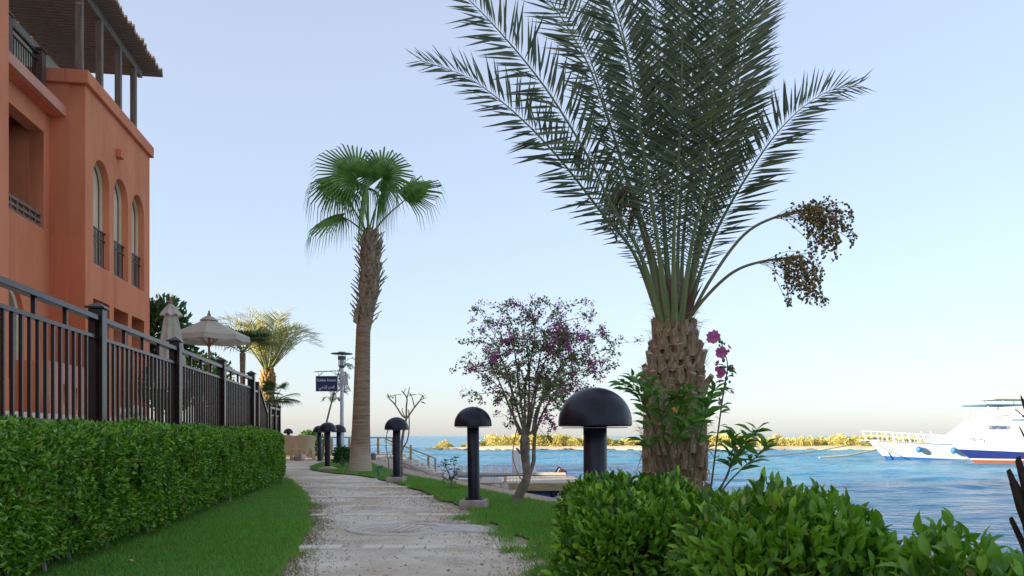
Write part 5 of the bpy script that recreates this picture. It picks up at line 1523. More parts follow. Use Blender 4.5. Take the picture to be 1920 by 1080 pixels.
twig_tree('sapling', 'bare pale stick sapling left of the third bollard lamp', 'sapling', 14.2, [
    ([(730, 905), (728, 862), (724, 837), (725, 815), (727, 806)], .012, .005), ([(724, 840), (721, 838), (719, 835)], .004, .002), ([(725, 815), (729, 805), (730, 803)], .004, .002), ([(726, 822), (730, 818)], .004, .003)], M['hedge_stem'])
twig_tree('young_shrub', 'dark leaved young shrub growing left of the second bollard lamp', 'shrub', 12.2, [
    ([(848, 919), (846, 900), (838, 880), (832, 866)], .012, .006), ([(847, 905), (852, 885), (850, 865)], .009, .005), ([(846, 900), (855, 890), (857, 880)], .006, .004)], M['twig'],
    [(832, 866), (829, 872), (836, 873), (850, 863), (848, 872), (856, 882), (840, 882), (852, 890), (844, 895), (838, 902), (846, 911), (856, 898), (834, 890)], M['dark_leaf'], .085, .045, 8)
# clipped dark shrub at the fan palm
def ball_shrub(name, lab, px, py, Y, rad, n, L, W, m, cat='shrub', zc=None, group=None, n_single=0):
    c = at(px, py, Y)
    t = thing(name, lab, cat, (c.x, c.y, 0), group=group)
    P, X, Yv, Zv = leaf_ball(n, rad, L, W, R.randrange(9999), .5)
    P = P + np.array([c.x, c.y, c.z if zc is None else zc])
    k = P[:, 2] > .02
    bulk('foliage', LEAF_T, LEAF_F, P[k], X[k], Yv[k], Zv[k], m, t, kind='stuff')
    for q in range(5):
        a = q / 5 * 6.28; top = (c.z if zc is None else zc) + rad[2] * .4
        MB().tube([(c.x, c.y, 0), (c.x + rad[0] * .3 * math.cos(a), c.y + rad[1] * .3 * math.sin(a), top * .5), (c.x + rad[0] * .6 * math.cos(a), c.y + rad[1] * .6 * math.sin(a), top)], [.02, .015, .006], 5).build('stem', M['twig'], t)
    return t
ball_shrub('low_shrub', 'low dark shrub between the fan palm and a bollard lamp', 642, 858, 20.8, (.26, .24, .42), 700, .085, .045, M['dark_leaf'], zc=.18)
ball_shrub('garden_shrub', 'rounded green shrub behind the wicker chairs', 582, 845, 30.5, (.50, .4, .98), 2600, .09, .05, M['hib_leaf'], zc=.12)
# tree behind the corner of the building
def big_tree(name, lab, px, py, Y, rad, n, L, m, zb, seed):
    c = at(px, py, Y); t = thing(name, lab, 'tree', (c.x, c.y, zb))
    P, X, Yv, Zv = leaf_ball(n, rad, L, L * .55, seed, .35)
    P[:, 2] = np.where(NR.random(len(P)) < .35, -np.abs(P[:, 2]) * .7, P[:, 2])
    bulk('crown', LEAF_T, LEAF_F, P + np.array(c), X, Yv, Zv, m, t)
    tk = MB().tube([(c.x, c.y, zb), (c.x + .05, c.y, (zb + c.z) / 2), (c.x, c.y, c.z)], [.16, .13, .09], 10)
    for q in range(7):
        a = q / 7 * 6.28; tk.tube([(c.x, c.y, c.z - .4), (c.x + rad[0] * .3 * math.cos(a), c.y + rad[1] * .3 * math.sin(a), c.z + .1), (c.x + rad[0] * .7 * math.cos(a), c.y + rad[1] * .7 * math.sin(a), c.z + rad[2] * .45)], [.06, .04, .012], 6)
    tk.build('trunk', M['twig'], t, True)
big_tree('broadleaf_tree', 'dense dark green tree behind the corner of the terracotta building', 296, 655, 26.5, (1.05, 1.0, 2.1), 4200, .20, M['dark_leaf'], .30, 71)
big_tree('garden_bush', 'dark green bush behind the fence below the open umbrella', 372, 715, 23.5, (.9, .8, .95), 2200, .13, M['hib_leaf'], .30, 72)
big_tree('garden_bush', 'dark green bush behind the fence at the far building corner', 318, 735, 22.0, (.7, .7, 1.0), 2000, .13, M['dark_leaf'], .30, 73)

# feathery sapling behind the street sign
fs_ = thing('feathery_sapling', 'slim leaning sapling with feathery leaves behind the blue street sign', 'tree', (gx(604, 27.6), 27.6, 0))
cur = spline([Vector((gx(604, 27.6), 27.6, 0)), at(612, 795, 27.6), at(627, 735, 27.6), at(638, 685, 27.6)], 16)
MB().tube(cur, [.045 - .03 * k / 16 for k in range(17)], 7).build('trunk', M['twig'], fs_, True)
for k in range(26):
    i = R.randint(9, 16); b0 = cur[i]; a = R.uniform(0, 6.28); L_ = R.uniform(.35, .85)
    d_ = Vector((math.cos(a), math.sin(a), R.uniform(.05, .5))); e = b0 + d_ * L_
    mid = b0.lerp(e, .55) + Vector((0, 0, .08)); e = e - Vector((0, 0, L_ * .35))
    frond(fs_, [b0, mid, e], 13, .15, .038, (0, 0, 1), M['dark_leaf'], M['twig'], r0=.008, seed=700 + k, start=.25, lift=0)

# dark palm stump poking into the right edge
stp = thing('palm_stump', 'dark rough palm stump at the right edge of the picture', 'palm stump', (gx(1988, 4.6), 4.6, 0))
sc_ = Vector((gx(1988, 4.6), 4.6, 0))
sb_ = mat('stump_bark', (.030, .020, .017), (.075, .05, .04), scale=12, rough=1, bump=1, bscale=24, bdist=.02)
stt = MB().lathe([(.19, -.03), (.17, .2), (.15, .5), (.14, .9), (.12, 1.2)], sc_, 16).build('trunk', sb_, stp, True)
sbm = [boot_mesh('leaf_base', .11, .05, .28, .04, 1, sb_), boot_mesh('leaf_base', .10, .03, .24, .035, -1, sb_)]
ring_boots(stt, sc_, .05, .50, 4, 7, lambda z: .13, sbm, lambda z: .35, lambda z: .9)
def spike(p, q, w):
    MB().tube([p, p.lerp(q, .5) + Vector((0, 0, -.01)), p.lerp(q, .9), q], [w, w * .8, w * .45, .003], 6).build('leaf_base', sb_, stt, True)
spike(at(1940, 1000, 4.5), at(1895, 892, 4.45), .045); spike(at(1950, 985, 4.45), at(1912, 884, 4.4), .035)
spike(at(1955, 850, 4.5), at(1914, 742, 4.45), .018); spike(at(1950, 800, 4.5), at(1904, 768, 4.45), .006); spike(at(1940, 850, 4.5), at(1911, 800, 4.45), .009)

# ------------------------------------------------------------------ bollard lamps
def bollard(loc, label, zoff=0.0, block=True):
    t = thing('bollard_lamp', label, 'lamp', loc, group='mushroom bollard lamps along the path')
    x, y, z = loc
    zb = .11 if block else 0.0
    if block:
        MB().box((x, y, z + zb / 2 - .03), (.30, .30, zb + .06), Matrix.Rotation(R.uniform(-.2, .2), 3, 'Z')).build('concrete_block', M['block_concrete'], t, bevel=.014)
    MB().lathe([(.108, zb), (.108, zb + .014), (.098, zb + .018)], (x, y, z), 28).build('base_flange', M['lamp_black'], t, True)
    for k in range(4):
        a = .5 + k * math.pi / 2
        MB().lathe([(.011, zb + .014), (.011, zb + .032), (.004, zb + .034)], (x + .088 * math.cos(a), y + .088 * math.sin(a), z), 6).build('bolt', M['lamp_black'], t)
    ht = .96 + zoff
    MB().lathe([(.068, zb + .015), (.068, ht), (.060, ht + .01)], (x, y, z), 28).build('post', M['lamp_black'], t, True)
    capr, caph = .212, .205
    pr = [(.07, -.016), (.195, -.012), (.205, -.014), (capr, -.008), (capr, .006)]
    for k in range(1, 13):
        a = k / 12 * math.pi / 2; pr.append((max(.004, capr * math.cos(a) * 1.0), .006 + caph * math.sin(a) ** .96))
    cp = MB().lathe(pr, (x, y, z + ht - .012), 40).build('dome', M['lamp_black'], t, True)
    MB().lathe([(.075, -.020), (.19, -.020), (.19, -.024), (.075, -.024)], (x, y, z + ht - .012), 32).build('reflector', M['lamp_under'], cp)
    t.rotation_euler = (R.uniform(-.012, .012), R.uniform(-.014, .014), 0)
    return t
bollard((gx(1117, 4.62), 4.62, -.05), 'nearest and largest black mushroom lamp beside the trimmed shrubs')
bollard((gx(889, 9.05), 9.05, .0), 'black mushroom bollard lamp left of the bougainvillea trunk')
bollard((gx(744, 14.1), 14.1, .0), 'black mushroom bollard lamp in front of the frangipani')
bollard((gx(614, 19.4), 19.4, .0), 'black mushroom lamp left of the tall fan palm, front of three', block=False)
bollard((gx(635, 23.4), 23.4, .0), 'black mushroom lamp behind the low dark shrub beside the fan palm', block=False)
bollard((gx(599, 26.0), 26.0, .0), 'black mushroom lamp at the grass tip right of the wicker chairs', block=False)
bollard((gx(541, 36.0), 36.0, .0), 'farthest black mushroom lamp just above the end of the hedge', block=False)
# mound at the foot of the fourth lamp
MB().lathe([(.30, -.01), (.22, .05), (.10, .09)], (gx(614, 19.4), 19.4, 0), 16).build('soil_mound', M['gravel_ground'])
tag(bpy.data.objects['soil_mound'], 'small soil mound at the foot of the lamp left of the fan palm', 'mound')

# garden tap in the lawn near the fan palm
tp_ = thing('garden_tap', 'small dark garden tap on a short pipe in the lawn', 'tap', (gx(711, 16.2), 16.2, 0))
c = Vector(tp_.location)
MB().tube([c + Vector((0, 0, -.02)), c + Vector((-.02, 0, .10)), c + Vector((-.05, 0, .19))], [.02, .018, .016], 8).build('pipe', M['blue_canvas'], tp_, True)
MB().tube([c + Vector((-.05, 0, .17)), c + Vector((.04, 0, .20)), c + Vector((.08, 0, .22))], [.012, .016, .012], 7).build('handle', M['dark_wood'], tp_, True)
MB().tube([c + Vector((.06, 0, -.01)), c + Vector((.06, 0, .05))], [.014, .014], 7).build('stopper', M['white_stone'], tp_, True)
fl = MB().lathe([(.10, 0), (.10, .18), (.085, .22), (.03, .24)], (gx(700, 27.5), 27.5, 0), 12).build('valve_cover', M['lamp_grey'], None, True)
tag(fl, 'small dark valve cover on the gravel right of the fan palm', 'valve')

# ------------------------------------------------------------------ street lamp with sign
SY = 26.2
slp = thing('street_lamp', 'slim grey street lamp post with flat disc top behind the bollards', 'street lamp', (gx(641, SY), SY, 0))
sx = gx(641, SY)
MB().lathe([(.085, -.02), (.08, .9), (.062, 1.3), (.055, 3.02), (.045, 3.06)], (sx, SY, 0), 16).build('post', M['galv'], slp, True)
hd_ = MB().lathe([(.07, 3.05), (.10, 3.09), (.115, 3.10), (.115, 3.13), (.05, 3.13)], (sx, SY, 0), 18).build('lamp_head', M['lamp_grey'], slp, True)
MB().lathe([(.085, 3.131), (.085, 3.32)], (sx, SY, 0), 16).build('glass', mat('lamp_glass', (.55, .58, .60), rough=.1, spec=.6), hd_, True)
MB().lathe([(.13, 3.321), (.13, 3.43), (.09, 3.44)], (sx, SY, 0), 18).build('gear_housing', M['lamp_grey'], hd_, True)
for k in range(4):
    a = k * math.pi / 2 + .4; MB().tube([(sx + .11 * math.cos(a), SY + .11 * math.sin(a), 3.12), (sx + .11 * math.cos(a), SY + .11 * math.sin(a), 3.50)], .009, 5).build('stay', M['lamp_grey'], hd_)
MB().lathe([(.12, 3.50), (.35, 3.505), (.352, 3.525), (.13, 3.55), (.12, 3.575), (.02, 3.58)], (sx, SY, 0), 28).build('disc_top', M['lamp_grey'], hd_, True)
jb = MB().box2((sx + .02, SY - .13, 2.50), (sx + .22, SY - .056, 2.78)).build('junction_box', M['galv'], slp, bevel=.008)
sg = thing('street_sign', 'dark blue street sign with white lettering hanging from a lamp post bracket', 'sign', (gx(613, SY), SY - .02, 2.10))
x0, x1 = gx(592.5, SY), gx(633.5, SY); z0, z1 = at(0, 734, SY).z, at(0, 705, SY).z
MB().tube([(gx(590, SY), SY - .02, z1 + .14), (sx, SY - .02, z1 + .17)], .014, 7).build('bracket', M['lamp_grey'], sg)
for xx in (x0 + .08, x1 - .08): MB().tube([(xx, SY - .02, z1 - .01), (xx, SY - .02, z1 + .145)], .007, 5).build('hanger', M['lamp_grey'], sg)
MB().box2((x0, SY - .045, z0), (x1, SY - .0, z1)).build('frame', M['galv'], sg, bevel=.004)
pn = MB().box2((x0 + .012, SY - .050, z0 + .012), (x1 - .012, SY - .0455, z1 - .012)).build('sign_face', M['sign_blue'], sg)
def put_text(txt, size, x, z, y, m, parent, lab, width=None):
    me = text_mesh(txt, size, .002)
    for v in me.vertices: v.co = Vector((v.co.x, -v.co.z, v.co.y))
    if width:
        xs_ = [v.co.x for v in me.vertices]; s_ = width / (max(xs_) - min(xs_)); c_ = (max(xs_) + min(xs_)) / 2
        for v in me.vertices: v.co.x = (v.co.x - c_) * s_
    me.update()
    o = link('lettering', me, m, parent); o.location = Vector((x, y, z)) - org(parent); o['label'] = lab
    return o
put_text('Golden Avenue', .115, (x0 + x1) / 2, z0 + (z1 - z0) * .72, SY - .0535, M['letter_white'], sg, 'white words Golden Avenue', width=(x1 - x0) * .86)
AR = '\uFEF2\uFE92\uFEEB\uFEAC\uFEDF\uFE8D \uFEAE\uFEE4\uFEE4\uFEDF\uFE8D'
put_text(AR, .15, (x0 + x1) / 2, z0 + (z1 - z0) * .27, SY - .0535, M['letter_white'], sg, 'white Arabic words below', width=(x1 - x0) * .72)

# ------------------------------------------------------------------ umbrellas on the terrace
UY = 21.0; ux = gx(392, UY); uz0 = .30
um = thing('open_umbrella', 'open beige canvas parasol with wooden pole behind the fence', 'umbrella', (ux, UY, uz0))
za, zr = at(0, 598, UY).z, at(0, 632, UY).z
MB().tube([(ux, UY, uz0), (ux, UY, za + .05)], .028, 10).build('pole', M['pole_wood'], um, True)
MB().lathe([(.03, za + .04), (.05, za + .09), (.045, za + .13), (.02, za + .16), (.028, za + .19), (.005, za + .23)], (ux, UY, 0), 12).build('finial', M['pole_wood'], um, True)
ns = 8; rad = 71 / F * UY * 1.03
for k in range(ns):
    a0 = k / ns * math.tau + .25; a1 = (k + 1) / ns * math.tau + .25
    pts = []
    nr = 5
    for i in range(nr + 1):
        t = i / nr; rr = .06 + (rad - .06) * t
        z_ = za + .02 - (za - zr) * (t ** .92)
        for j in range(5):
            s_ = j / 4; a = a0 + (a1 - a0) * s_
            chord = 1 - .06 * math.sin(s_ * math.pi)
            sag = .05 * math.sin(s_ * math.pi) * t
            pts.append((ux + rr * chord * math.cos(a), UY + rr * chord * math.sin(a), z_ - sag * .6))
    for j in range(5):
        p = pts[nr * 5 + j]; pts.append((ux + (p[0] - ux) * 1.005, UY + (p[1] - UY) * 1.005, p[2] - .13))
    fs = []
    for i in range(nr + 1):
        for j in range(4): fs.append((i * 5 + j, i * 5 + j + 1, (i + 1) * 5 + j + 1, (i + 1) * 5 + j))
    MB().add(pts, fs).build('canopy_panel', M['canvas'], um, True)
    a = a0; MB().tube([(ux + .05 * math.cos(a), UY + .05 * math.sin(a), za - .02), (ux + rad * .97 * math.cos(a), UY + rad * .97 * math.sin(a), zr - .02)], .010, 5).build('rib', M['pole_wood'], um)
    MB().tube([(ux + .03 * math.cos(a), UY + .03 * math.sin(a), zr - .22), (ux + rad * .5 * math.cos(a), UY + rad * .5 * math.sin(a), (za + zr) / 2 - .03)], .009, 5).build('strut', M['pole_wood'], um)
MB().lathe([(.24, za - .045), (.19, za - .0), (.12, za + .05), (.05, za + .08)], (ux, UY, 0), 16).build('vent_cap', M['canvas'], um, True)
MB().lathe([(.05, zr - .25), (.05, zr - .17)], (ux, UY, 0), 10).build('hub', M['pole_wood'], um, True)

CY = 16.6
cx = gx(320, CY)
cu_ = thing('closed_umbrella', 'folded beige parasol standing behind the fence near the building', 'umbrella', (cx, CY, TZ))
MB().tube([(cx, CY, TZ), (cx, CY, 3.60)], .026, 10).build('pole', M['pole_wood'], cu_, True)
zt_ = at(0, 570, CY).z
MB().lathe([(.025, zt_ - .02), (.045, zt_ + .03), (.045, zt_ + .06), (.02, zt_ + .08), (.03, zt_ + .105), (.005, zt_ + .14)], (cx, CY, 0), 12).build('finial', M['pole_wood'], cu_, True)
def folds(z0, z1, r0, r1, nf, amp, n=64, rows=12, wob=0):
    b = MB(); vs = []
    for i in range(rows + 1):
        t = i / rows
        for j in range(n):
            a = j / n * math.tau
            r_ = (r0 + (r1 - r0) * t ** .8) * (1 + amp * t ** .5 * math.sin(a * nf + wob * t) + .05 * math.sin(a * 3 + 1))
            vs.append((cx + r_ * math.cos(a), CY + r_ * math.sin(a), z0 + (z1 - z0) * t + .02 * t * math.sin(a * nf + 1)))
    fs = [(i * n + j, i * n + (j + 1) % n, (i + 1) * n + (j + 1) % n, (i + 1) * n + j) for i in range(rows) for j in range(n)]
    return b.add(vs, fs)
folds(zt_ - .05, zt_ - 1.75, .09, .30, 8, .22, wob=.6).build('folded_canopy', M['canvas'], cu_, True)
folds(zt_, zt_ - .24, .03, .21, 8, .10, rows=6).build('vent_cap', M['canvas'], cu_, True)

# heap of pale boulders and a bench seen through the fence
for k in range(9):
    me = rock_mesh(200 + k, (1, .8, .7), .25); me.materials.append(M['white_stone'])
    o = link('boulder', me); px, py = [(228, 790), (243, 785), (256, 783), (270, 788), (282, 794), (250, 770), (262, 770), (236, 774), (292, 798)][k]
    p = at(px, py, 15.5); o.location = p + Vector((0, R.uniform(-.2, .2), 0)); o.location.z = max(p.z, TZ + .08); o.scale = (.15, .14, .13); o.rotation_euler.z = R.uniform(0, 6)
    tag(o, 'pale rounded boulder in the heap behind the fence bars', 'boulder', 'pale boulders behind the fence')

# ------------------------------------------------------------------ wicker chairs and a cat
def wicker_chair(loc, rz, label):
    t = thing('wicker_chair', label, 'chair', loc, rz, group='wicker tub chairs', local=True)
    n = 28; rows = 10; vs = []
    for i in range(rows + 1):
        v = i / rows
        z_ = .16 + .68 * v
        prof_ = np.interp(v, [0, .35, .65, 1], [.30, .285, .315, .375])
        for j in range(n + 1):
            a = math.radians(-25) + math.radians(230) * j / n
            zt = z_ if v < 1 else .84 - .16 * (abs(j - n / 2) / (n / 2)) ** 2.2
            if v < 1: zt = min(z_, .82 - .16 * (abs(j - n / 2) / (n / 2)) ** 2.2)
            vs.append((prof_ * math.cos(a) * 1.0, prof_ * math.sin(a) * .92, zt))
    fs = [(i * (n + 1) + j, i * (n + 1) + j + 1, (i + 1) * (n + 1) + j + 1, (i + 1) * (n + 1) + j) for i in range(rows) for j in range(n)]
    sh = MB().add(vs, fs).build('shell', M['rattan'], t, True)
    md = sh.modifiers.new('solid', 'SOLIDIFY'); md.thickness = .035
    MB().box2((-.27, -.30, .30), (.27, .24, .40)).build('seat', M['rattan'], t, bevel=.03)
    for sx_ in (-1, 1):
        for sy_ in (-1, 1):
            MB().tube([(.25 * sx_, .22 * sy_, .30), (.26 * sx_, .235 * sy_, .12), (.29 * sx_, .26 * sy_, 0)], [.05, .032, .028], 8).build('leg', M['rattan'], t, True)
    # arched skirt between the rear legs
    b = MB(); k = 14; vs = []
    for i in range(k + 1):
        u = -1 + 2 * i / k; x_ = .285 * u; y_ = .25 - .02 * u * u
        zb = .16 * (1 - abs(u) ** 3)
        vs += [(x_, y_, zb), (x_, y_ - .03, .22), (x_, y_ + .03, zb)]
    fs = [(i * 3, (i + 1) * 3, (i + 1) * 3 + 1, i * 3 + 1) for i in range(k)]
    b.add(vs, fs).build('skirt', M['rattan'], t, True)
    return t
CHY = 27.2
wicker_chair((gx(573, CHY), CHY, 0.01), math.pi + .12, 'beige wicker tub chair seen from behind beside the cat')
wicker_chair((gx(545, CHY + .5), CHY + .6, 0.01), math.pi - .5, 'beige wicker tub chair half hidden behind the end of the hedge')

ct = thing('cat', 'ginger and white cat lying on the path before the wicker chair', 'cat', (gx(563, 26.4), 26.4, .006))
bm = MB()
def cl_(x, y, z, r): bm.ball((x, y, z), r, 14, 10)
cl_(-.02, 0, .10, (.17, .09, .095)); cl_(-.13, .01, .095, (.10, .10, .095)); cl_(.10, 0, .12, (.085, .075, .10)); cl_(.135, -.02, .17, (.05, .05, .07))
cl_(.155, -.03, .235, (.052, .050, .048)); cl_(.195, -.05, .222, (.026, .026, .022))
for s_ in (-1, 1):
    bm.tube([(.145, -.03 + s_ * .032, .265), (.150, -.03 + s_ * .040, .305)], [.022, .004], 8)
    bm.tube([(.10, s_ * .045, .09), (.16, s_ * .05 - .01, .03), (.235, s_ * .045 - .02, .022)], [.035, .025, .02], 8)
    bm.tube([(-.12, s_ * .07, .07), (-.04, s_ * .095, .035), (.02, s_ * .09, .022)], [.055, .035, .02], 8)
bm.tube(spline([(-.21, .02, .06), (-.28, -.03, .035), (-.31, -.10, .028), (-.26, -.16, .025)], 8), [.026, .024, .022, .022, .02, .02, .018, .016, .012], 8)
cm = bpy.data.materials.new('cat_fur'); cm.use_nodes = True
nt = cm.node_tree; b_ = nt.nodes['Principled BSDF']; b_.inputs['Roughness'].default_value = .9
tc = nt.nodes.new('ShaderNodeTexCoord'); sp_ = nt.nodes.new('ShaderNodeSeparateXYZ'); nt.links.new(tc.outputs['Object'], sp_.inputs[0])
no = nt.nodes.new('ShaderNodeTexNoise'); no.inputs['Scale'].default_value = 9; nt.links.new(tc.outputs['Object'], no.inputs['Vector'])
ma = nt.nodes.new('ShaderNodeMath'); ma.operation = 'MULTIPLY_ADD'; ma.inputs[1].default_value = .12; nt.links.new(no.outputs['Fac'], ma.inputs[0]); nt.links.new(sp_.outputs[0], ma.inputs[2])
rp_ = nt.nodes.new('ShaderNodeValToRGB')
rp_.color_ramp.elements[0].position = .10; rp_.color_ramp.elements[0].color = (.30, .23, .16, 1); rp_.color_ramp.elements[1].position = .125; rp_.color_ramp.elements[1].color = (.78, .76, .72, 1)
nt.links.new(ma.outputs[0], rp_.inputs[0])
gz = nt.nodes.new('ShaderNodeMath'); gz.operation = 'GREATER_THAN'; gz.inputs[1].default_value = .225; nt.links.new(sp_.outputs[2], gz.inputs[0])
mx = nt.nodes.new('ShaderNodeMixRGB'); mx.inputs[2].default_value = (.42, .24, .11, 1); nt.links.new(gz.outputs[0], mx.inputs[0]); nt.links.new(rp_.outputs[0], mx.inputs[1]); nt.links.new(mx.outputs[0], b_.inputs['Base Color'])
me = bm.mesh('body'); co = link('body', me, cm, ct)
md = co.modifiers.new('remesh', 'REMESH'); md.mode = 'VOXEL'; md.voxel_size = .010
md = co.modifiers.new('smooth', 'SMOOTH'); md.iterations = 4

# ------------------------------------------------------------------ timber railing with ropes, stairs to the pontoon
RYd = 35.0
rl = thing('waterside_railing', 'ochre timber railing with sagging ropes leading down to the pontoon', 'railing', (gx(670, RYd), RYd, 0))
top_px = [(598, 819), (622, 819), (655, 819), (709, 819), (737, 820)]
def rpt(px, py): return at(px, py, RYd)
for px in (598, 622, 655, 709, 737):
    t_ = rpt(px, 822); MB().box2((t_.x - .045, RYd - .045, -.05), (t_.x + .045, RYd + .045, t_.z)).build('post', M['rail_wood'], rl, bevel=.006)
MB().bar(rpt(594, 820) + Vector((0, 0, .0)), rpt(741, 821), .11, .055).build('top_rail', M['rail_wood'], rl)
slope = [(737, 835, 862), (770, 834, 870), (803, 853, 882), (816, 861, 894)]
for px, a, b in slope[1:]:
    t_ = rpt(px, a); bt = rpt(px, b); MB().box2((t_.x - .045, RYd - .045, bt.z - .1), (t_.x + .045, RYd + .045, t_.z)).build('post', M['rail_wood'], rl, bevel=.006)
MB().bar(rpt(722, 823 - 0), rpt(818, 860), .10, .05).build('handrail', M['rail_wood'], rl)
def rope(p, q, sag):
    MB().tube([p.lerp(q, k / 8) + Vector((0, 0, -sag * 4 * (k / 8) * (1 - k / 8))) for k in range(9)], .016, 6).build('rope', M['rope'], rl)
for a, b in ((598, 622), (622, 655), (655, 709), (709, 737)):
    rope(rpt(a, 833), rpt(b, 833), .06); rope(rpt(a, 846), rpt(b, 846), .06)
for (a, b) in zip(slope, slope[1:]):
    rope(rpt(a[0], a[1] + 11), rpt(b[0], b[1] + 11), .08); rope(rpt(a[0], a[1] + 22), rpt(b[0], b[1] + 22), .08)
rope(rpt(720, 826), rpt(770, 850), .02)
stc = thing('concrete_stairs', 'rough grey concrete stair ramp descending from the bank to the pontoon', 'stairs', (gx(760, 33), 33.6, -1.6))
b = MB(); xa, xb = gx(690, 34), gx(838, 34)
b.add([(xa, 33.4, -1.9), (xb, 33.4, -1.9), (xb, 33.4, -1.02), (xa + 1.0, 33.4, -.02), (xa, 33.4, .015), (xa, 36.5, -1.9), (xb, 36.5, -1.9), (xb, 36.5, -1.02), (xa + 1.0, 36.5, -.02), (xa, 36.5, .015)],
      [(0, 1, 2, 3, 4), (9, 8, 7, 6, 5), (1, 6, 7, 2), (2, 7, 8, 3), (3, 8, 9, 4), (4, 9, 5, 0)])
b.build('ramp', M['block_concrete'], stc)
for k in range(8):
    t = k / 8; x_ = xa + 1.0 + (xb - xa - 1.0) * t; z_ = -.02 - 1.0 * t
    MB().box2((x_, 33.9, z_ - .14), (x_ + .30, 36.3, z_ + .03)).build('step', M['concrete'], stc)

# ------------------------------------------------------------------ pontoon deck
def pontoon(label, x0, x1, y0, y1, zt, nb_, skew=0):
    t = thing('pontoon', label, 'pontoon', ((x0 + x1) / 2, y0, SEA_Z), group='timber pontoons')
    w = (x1 - x0) / nb_
    for k in range(nb_):
        MB().box2((x0 + k * w + .006, y0, zt - .035), (x0 + (k + 1) * w - .006, y1, zt + R.uniform(0, .006))).build('plank', M['deck_board'], t)
    MB().box2((x0 - .02, y0 - .06, zt - .30), (x1 + .02, y0 - .002, zt - .012)).build('fascia', M['fascia'], t, bevel=.008)
    MB().box2((x0 - .06, y0 - .055, zt - .30), (x0 - .022, y1, zt - .012)).build('fascia', M['fascia'], t)
    MB().box2((x1 + .022, y0 - .055, zt - .30), (x1 + .06, y1, zt - .012)).build('fascia', M['fascia'], t)
    MB().box2((x0, y0 + .3, zt - .42), (x1, y0 + .42, zt - .04)).build('joist', M['dark_wood'], t)
    for xx in (x0 + .25, (x0 + x1) / 2 + .35, x1 - .2):
        MB().tube([(xx, y0 + .2, SEA_Z - .6), (xx, y0 + .2, zt - .04)], .10, 10).build('pile', M['black_rubber'], t)
    return t
p1_ = pontoon('larger timber pontoon deck with ochre fascia over blue floats', gx(949, 31), gx(1094, 31), 31.0, 36.0, -1.0, 22)
for k, (a, b) in enumerate([(gx(1000, 31), gx(1046, 31)), (gx(1050, 31), gx(1090, 31))]):
    MB().tube([(a, 31.5, SEA_Z + .08), (b, 31.5, SEA_Z + .08)], .24, 16).build('float', M['blue_drum'], p1_, True)
pontoon('smaller timber landing deck joined to the left of the pontoon', gx(898, 31.2), gx(944, 31.2), 31.2, 35.5, -1.0, 7)
gw = MB().bar((gx(828, 34.6), 34.8, -1.06), (gx(905, 34.6), 34.6, -1.10), 1.2, .10).build('gangway', M['beige_gel'], None)
tag(gw, 'pale gangway between the stairs and the pontoon', 'gangway')

# ------------------------------------------------------------------ tour boat with seats behind the pontoon
TY = 38.0
tb = thing('tour_boat', 'low beige boat with a row of white seats moored behind the pontoon', 'boat', (gx(960, TY), TY, SEA_Z))
b = MB(); xa, xb = gx(850, TY), gx(1058, TY)
st_ = []
for k in range(11):
    t = k / 10; x_ = xa + (xb - xa) * t; hw = .95 * (1 - max(0, (.22 - t) / .22) ** 2 * .85); zk = SEA_Z - .25; zd = -.93 + .12 * max(0, (.25 - t) / .25)
    st_.append([(x_, TY - hw, zd), (x_, TY - hw * .75, zk), (x_, TY + hw * .75, zk), (x_, TY + hw, zd)])
vs = [p for s in st_ for p in s]; fs = []
for k in range(10):
    for j in range(4): fs.append((k * 4 + j, (k + 1) * 4 + j, (k + 1) * 4 + (j + 1) % 4, k * 4 + (j + 1) % 4))
fs += [(0, 1, 2, 3), (43, 42, 41, 40)]
b.add(vs, fs).build('hull', M['beige_gel'], tb)
MB().bar((xa + .3, TY - .96, -.93), (xb, TY - .96, -.93), .10, .12).build('rub_rail', M['beige_gel'], tb)
def seat(px):
    c = at(px, 887, TY - .25)
    s_ = MB()
    pr = []
    for a in np.linspace(0, math.pi, 10): pr.append((c.x + .13 * math.cos(a), c.z + .26 + .13 * math.sin(a)))
    pr += [(c.x - .12, c.z + .08), (c.x + .12, c.z + .08)]
    n = len(pr)
    vs = [(p[0], c.y - .03, p[1]) for p in pr] + [(p[0], c.y + .03, p[1]) for p in pr]
    bk = MB().add(vs, [tuple(range(n)), tuple(range(2 * n - 1, n - 1, -1))] + [(i, n + i, n + (i + 1) % n, (i + 1) % n) for i in range(n)]).build('seat', M['hull_white'], tb)
    MB().box2((c.x + .02, c.y + .031, c.z + .09), (c.x + .12, c.y + .05, c.z + .36)).build('cushion', M['navy'], bk)
    for dx in (-.09, .09): MB().tube([(c.x + dx, c.y, c.z - .07), (c.x + dx, c.y, c.z + .10)], .012, 5).build('leg', M['galv'], bk)
for px in (863, 878, 894, 911, 929, 947, 969): seat(px)
cz = MB(); c = at(968, 888, TY + .1)
MB().box2((c.x - .22, c.y - .2, c.z - .05), (c.x + .22, c.y + .3, c.z + 1.12)).build('console', M['hull_white'], tb, bevel=.05)
c = at(997, 890, TY - .2)
MB().add([(c.x - .3, c.y - .3, c.z - .05), (c.x + .3, c.y - .3, c.z - .05), (c.x + .3, c.y + .3, c.z - .05), (c.x - .3, c.y + .3, c.z - .05), (c.x - .14, c.y - .15, c.z + .65), (c.x + .08, c.y - .15, c.z + .65), (c.x + .08, c.y + .15, c.z + .65), (c.x - .14, c.y + .15, c.z + .65)],
         [(0, 1, 5, 4), (1, 2, 6, 5), (2, 3, 7, 6), (3, 0, 4, 7), (4, 5, 6, 7)]).build('engine_box', M['hull_white'], tb, bevel=.03)
